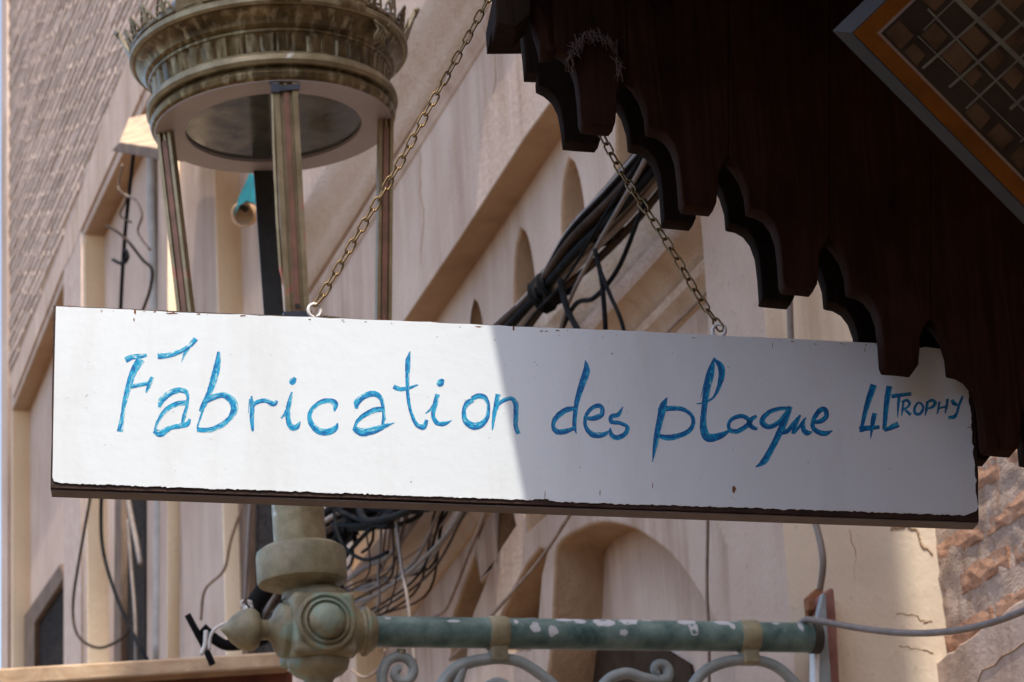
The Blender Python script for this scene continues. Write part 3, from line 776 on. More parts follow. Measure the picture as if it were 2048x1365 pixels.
# wall plate
def quadbox(name, pxs, s0, th, mat, parent, bev=0.003):
    P = [Sp(x, y, s0) for x, y in pxs]; b = MB(); n = len(P)
    b.v = [tuple(p) for p in P]+[tuple(p+ES*th) for p in P]
    b.f = [tuple(range(n)), tuple(reversed(range(n, 2*n)))]+[(i, i+n, (i+1) % n+n, (i+1) % n) for i in range(n)]
    o = b.build(name, mat, parent)
    if bev: k = o.modifiers.new('b', 'BEVEL'); k.width = bev; k.segments = 2
    return o
M['plate_red'] = metal('red_lead_paint', (0.16, 0.06, 0.05), (0.30, 0.14, 0.115), 0, 0.55, patch=(0.30, 0.34, 0.34), pscale=20, pcut=0.66)
M['plate_blue'] = metal('blue_grey_chipped_paint', (0.17, 0.20, 0.21), (0.28, 0.31, 0.32), 0, 0.5, patch=(0.24, 0.11, 0.07), pscale=26, pcut=0.64)
quadbox('wall_plate', [(1640, 1500), (1638, 1235), (1644, 1190), (1660, 1176), (1668, 1178), (1674, 1250), (1686, 1500)], 5.66, 0.05, M['plate_red'], lamp)
quadbox('wall_plate', [(1638, 1500), (1634, 1236), (1646, 1185), (1653, 1190), (1656, 1260), (1664, 1370), (1668, 1500)], 5.635, 0.02, M['plate_blue'], lamp)
quadbox('plate_edge', [(1628, 1500), (1630, 1250), (1641, 1250), (1639, 1400), (1636, 1500)], 5.63, 0.03, M['white_enamel_metal'], lamp)
quadbox('bracket_lug', [(1617, 1232), (1614, 1195), (1634, 1176), (1648, 1182), (1650, 1230)], 5.70, 0.05, M['rust'], lamp)
quadbox('bolt_head', [(1616, 1222), (1616, 1202), (1624, 1197), (1630, 1205), (1628, 1222)], 5.68, 0.02, M['rust'], lamp)

# ------------------------------------------------------------------ cables
def cable(name, pts, r, mat, label=None, cat='cable', parent=None, n=6, group=None, seg=8):
    """pts: (px, py, t) on wall planes, or Vectors"""
    P = [(p if isinstance(p, Vector) else Wp(*p)) for p in pts]
    P = [Vector(c) for c in catmull(P, n)]
    o = MB().tube(P, r, seg).build(name, mat, parent, True)
    if label: tag(o, label, cat, group)
    return o
TB = 2.36
bun = thing('cable_bundle', Wp(1060, 640, TB), 'thick bundle of black and brown cables tied together along the pink wall behind the sign', 'cables')
rg = random.Random(3)
for i in range(36):
    an = rg.uniform(0, 6.28); rad = rg.uniform(0.2, 1)*0.056; pts = []
    ph = rg.uniform(0, 6.28)
    for (x, y, sp) in [(560, 1240, 1.3), (660, 1075, 1.4), (760, 985, .9), (900, 800, 1.0), (1000, 700, 1.0), (1088, 590, 0.55), (1180, 480, 1.05), (1270, 375, 1.1), (1370, 240, 1.0), (1500, 60, 1.0)]:
        a = an+ph+x*0.003
        p = Wp(x, y, TB); pts.append(p+ET*math.cos(a)*rad*sp+(EZ*math.sin(a)*rad*sp))
    MB().tube([Vector(c) for c in catmull(pts, 6)], rg.choice([0.006, 0.008, 0.010, 0.012]), 7).build('cable', rg.choice([M['black_cable'], M['black_cable'], M['dusty_cable'], M['black_cable'], M['grey_cable']]) if i % 3 else M['dusty_cable'], bun, True)
for (x, y) in ((1090, 590), (1108, 572), (1200, 455), (676, 1055)):
    c = Wp(x, y, TB); d_ = (Wp(x+20, y-24, TB)-c).normalized(); b = MB()
    for k in range(4):
        q_ = c+d_*(0.012*k); u_ = d_.cross(ET).normalized()
        b.tube([q_+(ET*math.cos(a)+u_*math.sin(a))*(0.042+0.006*math.sin(3*a+k)) for a in [j*math.pi/6 for j in range(13)]], 0.0055, 6)
    b.build('binding', M['black_cable'], bun, True)
loose = [
 ([(1335, 180, 2.3), (1290, 300, 2.3), (1210, 430, 2.3), (1130, 560, 2.3), (1060, 640, 2.3), (1000, 740, 2.3)], .004, 'black_cable', 'thin black cable running just above the thick bundle'),
 ([(1330, 220, 2.29), (1285, 330, 2.29), (1190, 500, 2.29), (1140, 600, 2.29), (1118, 670, 2.29), (1100, 760, 2.29)], .005, 'grey_cable', 'grey cable crossing over the bundle and dropping behind the sign'),
 ([(1190, 500, 2.28), (1203, 560, 2.28), (1210, 640, 2.28), (1212, 720, 2.28)], .006, 'black_cable', 'short black cable hanging straight down from the bundle'),
 ([(1200, 540, 2.28), (1220, 590, 2.28), (1245, 650, 2.28), (1262, 740, 2.28)], .005, 'black_cable', 'black cable splaying right as it drops from the bundle'),
 ([(1290, 400, 2.3), (1240, 530, 2.3), (1190, 595, 2.3), (1150, 610, 2.3), (1110, 690, 2.3)], .006, 'black_cable', 'black cable looping away below the bundle'),
 ([(1120, 560, 2.27), (1135, 620, 2.27), (1165, 680, 2.27), (1190, 760, 2.27)], .008, 'black_cable', 'thick blue-black cable end hanging from the knot of the bundle'),
 ([(1470, 470, 2.55), (1440, 545, 2.55), (1400, 600, 2.55), (1340, 660, 2.55), (1280, 730, 2.55)], .004, 'wall_cable', 'thin brown cable curving across the wall to the right of the second chain'),
 ([(1512, 480, 2.55), (1500, 540, 2.55), (1485, 660, 2.55), (1478, 760, 2.55)], .0035, 'wall_cable', 'thin cable hanging down the wall just right of the second chain'),
 ([(1578, 560, 2.45), (1580, 620, 2.45), (1582, 680, 2.45), (1590, 800, 2.45), (1600, 950, 2.45), (1632, 1050, 2.46), (1646, 1120, 2.46), (1640, 1180, 2.46)], .007, 'grey_cable', 'grey-blue cable running down the wall to the bracket plate'),
 ([(1417, 960, 2.5), (1415, 1080, 2.5), (1414, 1180, 2.5), (1418, 1280, 2.5), (1418, 1420, 2.5)], .004, 'wall_cable', 'thin vertical wire hanging in front of the arched niche'),
 ([(1180, 960, 2.45), (1142, 1026, 2.45), (1080, 1120, 2.45), (1020, 1190, 2.45), (975, 1240, 2.45), (900, 1320, 2.45)], .005, 'wall_cable', 'brown cable slanting down left across the folds beside the arch'),
 ([(1010, 940, 2.4), (978, 1010, 2.4), (940, 1100, 2.4), (905, 1190, 2.4), (880, 1228, 2.4), (820, 1250, 2.4)], .006, 'wall_cable', 'brown cable bending sharply above the left end of the pipe'),
 ([(900, 950, 2.38), (850, 1015, 2.38), (800, 1085, 2.38), (768, 1120, 2.38), (740, 1130, 2.38), (690, 1165, 2.38), (655, 1195, 2.38)], .008, 'grey_cable', 'pale grey cable swinging down to the lamp junction'),
 ([(960, 960, 2.36), (900, 1060, 2.36), (840, 1125, 2.36), (790, 1165, 2.36), (740, 1195, 2.36), (690, 1210, 2.36)], .006, 'grey_cable', 'second grey cable ending behind the round collar'),
 ([(980, 980, 2.42), (930, 1030, 2.42), (890, 1080, 2.42), (850, 1130, 2.42), (800, 1160, 2.42), (740, 1200, 2.42), (700, 1222, 2.42)], .005, 'grey_cable', 'dusty cable drooping lowest towards the lamp junction'),
 ([(785, 960, 2.3), (800, 1110, 2.3), (815, 1200, 2.3), (830, 1330, 2.3)], .005, 'grey_cable', 'pinkish grey cable crossing downwards behind the pipe'),
 ([(665, 960, 2.3), (672, 1050, 2.3), (690, 1095, 2.3), (730, 1120, 2.3), (775, 1105, 2.3)], .006, 'black_cable', 'black cable dangling in a hook shape beside the lamp stem'),
 ([(800, 1000, 2.3), (760, 1040, 2.3), (715, 1085, 2.3), (680, 1130, 2.3), (650, 1190, 2.3)], .007, 'black_cable', 'black cable descending behind the round collar'),
 ([(690, 960, 2.33), (680, 1060, 2.33), (682, 1160, 2.33), (700, 1260, 2.33)], .007, 'black_cable', 'black cable falling vertically right of the lamp stem'),
 ([(186, 920, 2.4), (182, 985, 2.4), (160, 1110, 2.4), (146, 1210, 2.4), (155, 1270, 2.4), (195, 1296, 2.4), (240, 1280, 2.4), (262, 1255, 2.4)], .007, 'dusty_cable', 'slack brown cable hanging in a loop at the lower left'),
 ([(208, 940, 2.4), (202, 1020, 2.4), (206, 1100, 2.4), (228, 1180, 2.4), (262, 1260, 2.4), (300, 1330, 2.4)], .009, 'black_cable', 'black cable falling in front of the netted window at the lower left'),
 ([(252, 960, 2.42), (258, 1010, 2.42), (274, 1090, 2.42), (282, 1130, 2.42)], .012, 'grey_cable', 'short thick grey cable in front of the netted window'),
 ([(256, 1040, 2.41), (262, 1130, 2.41), (270, 1230, 2.41), (272, 1330, 2.41)], .008, 'grey_cable', 'pale vertical cable in front of the netted window'),
 ([(490, 1000, 2.4), (462, 1080, 2.4), (448, 1140, 2.4), (410, 1180, 2.4), (402, 1240, 2.4)], .006, 'wall_cable', 'faint tan wire curling over the sunlit recess edge'),
 ([(702, 1340, 2.3), (730, 1355, 2.3), (760, 1335, 2.3), (770, 1300, 2.3)], .004, 'wall_cable', 'thin loop of wire under the left end of the pipe'),
]
for pts, r, mt, lb in loose:
    cable('cable', pts, r, M[mt], lb)
rg = random.Random(31)
wt = thing('wire_tangle', Wp(800, 1080, 2.34), 'dense tangle of thin dark wires under the sign, right of the lamp stem', 'wires')
for i in range(16):
    x0 = rg.uniform(760, 1010); x2 = rg.uniform(665, 760); y2 = rg.uniform(1150, 1245); sg2 = rg.uniform(10, 55); tt = rg.uniform(2.30, 2.46)
    pts = [(x0, 930, tt), (x0-0.25*(x0-x2)+rg.uniform(-12, 12), 1030, tt), ((x0+x2)/2+sg2*.5, (1010+y2)/2+sg2, tt), (x2+30, y2-12+rg.uniform(-10, 10), tt), (x2-30, y2+rg.uniform(-6, 18), tt)]
    MB().tube([Vector(c) for c in catmull([Wp(*p) for p in pts], 6)], rg.uniform(.0022, .005), 6).build('wire', M[rg.choice(['dusty_cable', 'black_cable', 'wall_cable', 'grey_cable', 'dusty_cable'])], wt, True)
for i in range(16):
    c = [(rg.uniform(640, 720), 1020+rg.uniform(-30, 70)), (rg.uniform(690, 780), 1030+rg.uniform(-25, 30)), (rg.uniform(760, 860), 1005+rg.uniform(-20, 25)), (rg.uniform(840, 930), 960)]
    tt = rg.uniform(2.28, 2.36)
    MB().tube([Vector(q_) for q_ in catmull([Wp(x, y, tt+rg.uniform(-.02, .02)) for x, y in c], 6)], rg.uniform(.006, .013), 7).build('cable', M['black_cable'], wt, True)
for i in range(7):
    cx, cy = rg.uniform(650, 720), rg.uniform(1030, 1110); rr_ = rg.uniform(14, 34); a0 = rg.uniform(0, 6)
    MB().tube([Wp(cx+rr_*math.cos(a0+j*.5), cy+rr_*1.3*math.sin(a0+j*.5), 2.3+.004*j) for j in range(10)], .005, 6).build('wire', M['black_cable'], wt, True)
# wires and conduit beside the lamp, far left
cable('conduit', [(303, 300, 2.45), (304, 420, 2.45), (307, 500, 2.45), (310, 620, 2.45), (314, 800, 2.45), (318, 1000, 2.45), (316, 1320, 2.45)], .022, M['grey_pipe'], 'pale grey conduit running down the wall left of the lantern', 'pipe')
cable('conduit', [(318, 320, 2.48), (320, 620, 2.48), (324, 1000, 2.48), (322, 1320, 2.48)], .020, M['oldwood'], 'dark brown batten fixed right beside the pale conduit', 'batten')
cable('cable', [(268, 300, 2.38), (258, 390, 2.38), (250, 470, 2.38), (244, 560, 2.38), (240, 650, 2.38)], .009, M['black_cable'], 'straight blue-black cable hanging from the small wooden hood')
cable('wire', [(245, 330, 2.37), (238, 380, 2.37), (270, 400, 2.37), (284, 430, 2.37), (276, 465, 2.37), (300, 500, 2.37)], .006, M['wall_cable'], 'pinkish wire zigzagging beside the straight black cable', 'wire')
cable('wire', [(236, 380, 2.36), (252, 400, 2.36), (240, 430, 2.36), (262, 445, 2.36)], .0045, M['dusty_cable'], 'thin curled wire near the top of the black cable', 'wire')
cable('wire', [(214, 452, 2.36), (240, 468, 2.36), (262, 490, 2.36), (285, 520, 2.36), (304, 540, 2.36), (300, 580, 2.36), (286, 620, 2.36)], .007, M['dusty_cable'], 'dark wire slanting down towards the conduit', 'wire')
cable('wire', [(226, 520, 2.36), (245, 528, 2.36), (256, 515, 2.36), (250, 500, 2.36), (248, 525, 2.36)], .008, M['black_cable'], 'little black knot of wire on the hanging cable', 'wire')
# small wooden hood over the wires
hd = thing('wooden_hood', Wp(290, 310, 2.4), 'small slanted hood of pale boards sheltering the wires left of the lantern', 'hood')
def quad_thick(name, P, dirv, mat, parent, bev=0.004):
    b = MB(); n = len(P); b.v = [tuple(p) for p in P]+[tuple(p+dirv) for p in P]
    b.f = [tuple(range(n)), tuple(reversed(range(n, 2*n)))]+[(i, i+n, (i+1) % n+n, (i+1) % n) for i in range(n)]
    o = b.build(name, mat, parent)
    if bev: k = o.modifiers.new('b', 'BEVEL'); k.width = bev; k.segments = 2
    return o
quad_thick('board', [Wp(258, 236, 2.46), Wp(302, 226, 2.46), Wp(326, 298, 2.12), Wp(238, 284, 2.12)], ET*0.02+EZ*-0.03, M['pine'], hd)
quad_thick('board', [Wp(222, 302, 2.12), Wp(238, 285, 2.12), Wp(326, 299, 2.12), Wp(318, 320, 2.12)], ET*0.36, M['oldwood'], hd)  # underside in darker wood, its shadow put into the colour
# small spotlight with teal cloth behind the lantern
sl = thing('wall_spotlight', Wp(490, 440, 2.3), 'small round terracotta wall light wrapped in a teal cloth behind the lantern', 'wall light')
c = Wp(486, 430, 2.25); ax = (Vector((-0.35, -1, -0.45))).normalized(); mm = c.dot(F)/FPX
MB().lathe(c, ax, [(14*mm, -60*mm), (24*mm, -20*mm), (26*mm, 0), (24*mm, 3*mm), (20*mm, 1*mm), (18*mm, -8*mm), (0.5*mm, -10*mm)], 32).build('shade', M['terracotta'], sl, True, sharp=40)
MB().tube([c+EZ*0.02, c+EZ*0.07+ET*0.04, c+EZ*0.05+ET*0.09], 0.016, 8).build('arm', M['darkmetal'], sl, True)
b = MB(); pc = [(500, 345), (518, 362), (516, 410), (494, 402), (478, 412), (470, 430), (476, 398), (488, 372)]
for x, y in pc: b.v.append(tuple(Wp(x, y, 2.20)))
for x, y in pc: b.v.append(tuple(Wp(x, y, 2.26)))
b.f = [tuple(range(8)), tuple(reversed(range(8, 16)))]+[(i, i+8, (i+1) % 8+8, (i+1) % 8) for i in range(8)]
b.build('cloth', M['teal_cloth'], sl)
# cord with knot hanging left of the stem, black straps below
cable('cord', [Sp(503, 940, 6.4), Sp(500, 1010, 6.4), Sp(494, 1120, 6.4), Sp(490, 1205, 6.4)], .0045, M['grey_cable'], 'straight pale cord hanging left of the lamp stem', 'cord')
b = MB(); rg = random.Random(5)
c0 = Sp(493, 1214, 6.4)
b.tube([Vector(q) for q in catmull([c0+Vector((rg.uniform(-.012, .012), rg.uniform(-.01, .01), rg.uniform(-.02, .014))) for _ in range(12)], 5)], .0035, 6)
b.tube([Vector(q) for q in catmull([c0, Sp(478, 1240, 6.4), Sp(440, 1252, 6.4), Sp(422, 1270, 6.4), Sp(418, 1300, 6.4)], 5)], .004, 6)
b.tube([Vector(q) for q in catmull([Sp(412, 1262, 6.4), Sp(410, 1290, 6.4), Sp(402, 1310, 6.4)], 5)], .005, 6)
tag(b.build('knotted_string', M['white_cord'], None, True), 'white string tied in a knot at the lower end of the cord', 'string')
cable('strap', [Sp(375, 1230, 6.5), Sp(392, 1262, 6.5), Sp(412, 1300, 6.5), Sp(425, 1330, 6.5)], .008, M['black_cable'], 'short black strap slanting behind the white string', 'strap')
cable('strap', [Sp(404, 1256, 6.5), Sp(425, 1275, 6.5), Sp(450, 1290, 6.5), Sp(480, 1290, 6.5)], .013, M['black_cable'], 'thick black strap behind the acorn finial', 'strap')
cable('strap', [Sp(560, 1130, 6.5), Sp(530, 1180, 6.5), Sp(505, 1225, 6.5), Sp(520, 1290, 6.5)], .022, M['black_cable'], 'black cloth strap bulging behind the junction and stem', 'strap')
# pale cable to the right edge
cable('cable', [Sp(1600, 1250, 5.64), Sp(1612, 1240, 5.60), Sp(1640, 1243, 5.55), Sp(1720, 1257, 5.4), Sp(1800, 1266, 5.2), Sp(1880, 1265, 5.0), Sp(1960, 1252, 4.8), Sp(2048, 1222, 4.6), Sp(2200, 1150, 4.2)], .0068, M['grey_cable'], 'smooth pale grey cable sweeping from the bracket to the right edge')

# ------------------------------------------------------------------ sunlit fascia at the lower left
fb = thing('shop_fascia', Sp(280, 1340, 6.9), 'pale sun-bleached wooden beam over a red board, below the left end of the sign', 'fascia')
quadbox('beam', [(-60, 1340), (300, 1319), (585, 1302), (585, 1335), (300, 1352), (-60, 1378)], 6.9, 0.16, M['pine'], fb, 0.006)
quadbox('board', [(-60, 1384), (585, 1342), (585, 1700), (-60, 1700)], 6.96, 0.05, M['redwood'], fb, 0)

# ------------------------------------------------------------------ carved wooden canopy
can = thing('carved_canopy', Gp(1500, 500, 0), 'dark carved wooden canopy edge with stepped scalloped pendants above the right half of the sign', 'canopy')
UNIT = [(0, -2), (3, 0), (57, 5), (65, -5), (68, -40), (69, -62), (75, -82), (90, -97)]                     # tooth bottom, right side, arch apex
UNIT2 = [(90, -97), (104, -82), (118, -60), (128, -28), (131, 4), (135, 6), (150, 9), (166, 18), (180, 36), (190, 64), (195, 105), (198, 150)]
def px_uv(pts, d, fr): return [fr.loc(Gp(x, y, d)) for x, y in pts]
def valance(x0, y0, n0, n1, per, d, th, mat, top=-420, sy=1.0):
    fr = sign_frame(d+th)
    for i in range(n0, n1+1):
        ox, oy = x0+per[0]*i, y0+per[1]*i
        left = [(ox-per[0]+a, oy-per[1]+b_*sy) for a, b_ in UNIT2]
        right = [(ox+a, oy+b_*sy) for a, b_ in UNIT]
        c = left+right
        xl, xr = c[0][0], c[-1][0]
        c = [(xl, top)] + c + [(xr-0.8, top)]
        c[1] = (xl+0.0, c[1][1]); c = rough(c, 26, 0.35, seed=i+7)
        slab('plank', [px_uv(c, d, fr)], fr, th, mat, can, 0.0016, res=1)
FD = -0.055                                                       # front valance, nearer than the sign
valance(1368, 410, -1, 4, (202, 162), FD, 0.032, M['cedar'])
# left end of the front valance
fr = sign_frame(FD+0.032)
endc = [(1052, -420), (1064, 20), (1070, 56), (1080, 76), (1083, 104), (1086, 108), (1108, 104), (1108, 118), (1114, 126), (1055+202-90+5, 150)]
# first plank's left neighbour: small carved end
end1 = [(1050, -420), (1062, 15), (1072, 60), (1080, 84), (1083, 106), (1111, 101), (1112, -420)]
slab('plank', [px_uv(end1, FD, fr)], fr, 0.032, M['cedar'], can, 0.0016, res=1)
# back valance, behind the sign
BD = 0.085
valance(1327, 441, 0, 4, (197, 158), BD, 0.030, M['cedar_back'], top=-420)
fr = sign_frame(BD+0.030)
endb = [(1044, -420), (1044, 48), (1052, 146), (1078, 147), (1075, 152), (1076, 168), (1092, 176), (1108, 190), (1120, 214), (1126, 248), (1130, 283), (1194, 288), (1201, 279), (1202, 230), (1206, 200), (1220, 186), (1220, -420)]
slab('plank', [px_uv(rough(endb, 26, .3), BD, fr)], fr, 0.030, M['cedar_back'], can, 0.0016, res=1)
# end beam at the top left and the boards that roof the gap
b = MB(); P = [Gp(x, y, -0.07) for x, y in [(989, -300), (992, 47), (1034, 56), (1062, 26), (1062, -300)]]
b.v = [tuple(p) for p in P]+[tuple(p+SN*0.06) for p in P]; n = 5
b.f = [tuple(range(n)), tuple(reversed(range(n, 2*n)))]+[(i, i+n, (i+1) % n+n, (i+1) % n) for i in range(n)]
eb = b.build('end_beam', M['cedar_back'], can); k_ = eb.modifiers.new('b', 'BEVEL'); k_.width = .003; k_.segments = 2
b = MB(); c1 = Gp(1062, -330, -0.3); c2 = Gp(2500, -330, -0.3)
b.v = [tuple(c1), tuple(c2), tuple(c2+SN*0.6), tuple(c1+SN*0.6)]; b.v += [tuple(Vector(v)+EZ*0.03) for v in b.v]
b.f = [(0, 1, 2, 3), (7, 6, 5, 4), (0, 4, 5, 1), (1, 5, 6, 2), (2, 6, 7, 3), (3, 7, 4, 0)]
b.build('roof_board', M['cedar_back'], can)
# dark inner boarding behind the gap between the two valances
slab('inner_board', [px_uv([(1255, -420), (1300, 120), (1480, 270), (1700, 440), (1900, 600), (2120, 780), (2500, 1000), (2500, -420)], BD+0.09, sign_frame(BD+0.11))], sign_frame(BD+0.11), 0.02, M['cedar_back'], can)
# bird-nest straw stuck over the first pendant
rg = random.Random(11); b = MB()
for i in range(110):
    u = rg.random(); th = math.pi*(1.02-u*1.05)
    x = 1190+48*math.cos(th)+rg.gauss(0, 3); y = 126-52*math.sin(th)+rg.gauss(0, 4)+ (20 if u > .8 else 0)
    an = rg.gauss(1.35, 0.55); l = rg.uniform(5, 17)
    p = Gp(x-math.cos(an)*l, y-math.sin(an)*l, FD-0.004-rg.random()*0.012); q_ = Gp(x+math.cos(an)*l, y+math.sin(an)*l, FD-0.004-rg.random()*0.010)
    b.tube([p, q_], 0.00030+0.00025*rg.random(), 4)
tag(b.build('straw', M['straw'], can), kind='stuff')
b = MB(); pts = [Gp(x, y, FD-0.003) for x, y in catmull([(1135, 142), (1141, 118), (1150, 98), (1168, 82), (1195, 74), (1220, 90), (1232, 112), (1237, 140)], 5)]
b.tube(pts, [0.003+0.0015*rg.random() for _ in pts], 6); b.build('carved_rim', M['cedar'], can, True)

# ------------------------------------------------------------------ hanging sign
sg = thing('hanging_sign', Gp(1000, 1010, 0.01), 'long white board hand-lettered in blue, hanging from two chains, half in sun', 'sign')
TH = 0.030
bo = [(107, 611), (700, 637), (1300, 665), (1892, 696), (1925, 735), (1941, 770), (1950, 850), (1957, 950), (1958, 1043), (1400, 1023), (800, 1000), (101, 977)]
fr = sign_frame(TH+0.0015)
slab('board', [px_uv(rough(bo, 30, .35, seed=2), 0.0015, fr)], fr, TH, M['sign_core'], sg, 0.0008, res=1)
# painted underside strip: a thin skin below the board edge
Pa, Pb = Gp(101.5, 977.6, 0.0015), Gp(1957.5, 1043.8, 0.0015)
b = MB(); dn = -EZ*0.0009
b.box((Pa+Pb)/2+dn+SN*(TH/2+.001), (Pb-Pa)/2, SN*(TH/2-.0012), EZ*0.0006); b.build('lower_edge', M['sign_under'], sg)
top = [(112, 613), (300, 622), (420, 628), (600, 634), (800, 642), (960, 650), (1100, 656), (1300, 664), (1500, 674), (1700, 684), (1765, 688), (1790, 690), (1805, 696), (1838, 697), (1850, 694), (1880, 697)]
face = rough(top, 20, 0.5, False, 4) + rough([(1885, 699), (1900, 708), (1905, 716), (1916, 722), (1926, 742), (1936, 765), (1937, 800), (1943, 830), (1944, 880), (1947, 915), (1950, 930), (1951, 985), (1955, 1005), (1953, 1022), (1945, 1033)], 7, 1.3, False, 5)
botl = [(1930, 1031), (1600, 1019), (1300, 1010), (1120, 1004), (1090, 998), (1060, 1000), (800, 991), (500, 980), (300, 973), (125, 967), (108, 963), (105, 955)]
face += rough(botl, 5, 0.8, False, 6)
face += rough([(105, 955), (108, 780), (111, 622)], 40, .3, False, 7)
frf = sign_frame(0.0016)
slab('face', [px_uv(face, 0.0, frf)], frf, 0.0016, M['enamel'], sg)
# chips and rust marks
rg = random.Random(21); chips = [(270, 624, 6, 12), (268, 640, 3, 8), (345, 627, 26, 4), (310, 624, 9, 3), (485, 632, 16, 3), (140, 613, 6, 4), (1027, 657, 4, 9), (958, 654, 16, 2.4), (1115, 662, 10, 3), (1468, 979, 11, 15), (1464, 996, 3, 2), (1469, 1000, 2, 2), (1160, 935, 2.5, 3), (1305, 972, 2, 16), (1090, 990, 2, 22), (1200, 985, 2, 12), (1070, 725, 2, 2), (1074, 730, 2, 3), (1118, 672, 2, 3), (990, 680, 2, 5), (335, 623, 5, 5), (1205, 675, 2, 2), (1545, 690, 1.5, 12), (1730, 700, 1.5, 12), (210, 890, 2, 2), (1905, 730, 3, 3), (1937, 855, 10, 1.6), (1360, 640, 0, 0)]
chips += [(rg.uniform(130, 1900), rg.uniform(700, 960), 1.6, 1.6) for _ in range(34)]
chips += [(x, 613+(x-112)*0.0467+rg.uniform(1, 5), rg.uniform(2, 9), rg.uniform(1, 3)) for x in [rg.uniform(120, 1750) for _ in range(26)]]
b = MB()
for (x, y, w_, h_) in chips:
    if w_ <= 0: continue
    K = 9; n = len(b.v)
    for k in range(K):
        a = 2*math.pi*k/K; rr = rg.uniform(.55, 1.15)
        b.v.append(tuple(Gp(x+math.cos(a)*w_/2*rr, y+math.sin(a)*h_/2*rr, -0.0002)))
    b.f.append(tuple(range(n, n+K)))
tag(b.build('chip', M['rust'], sg), kind='stuff')
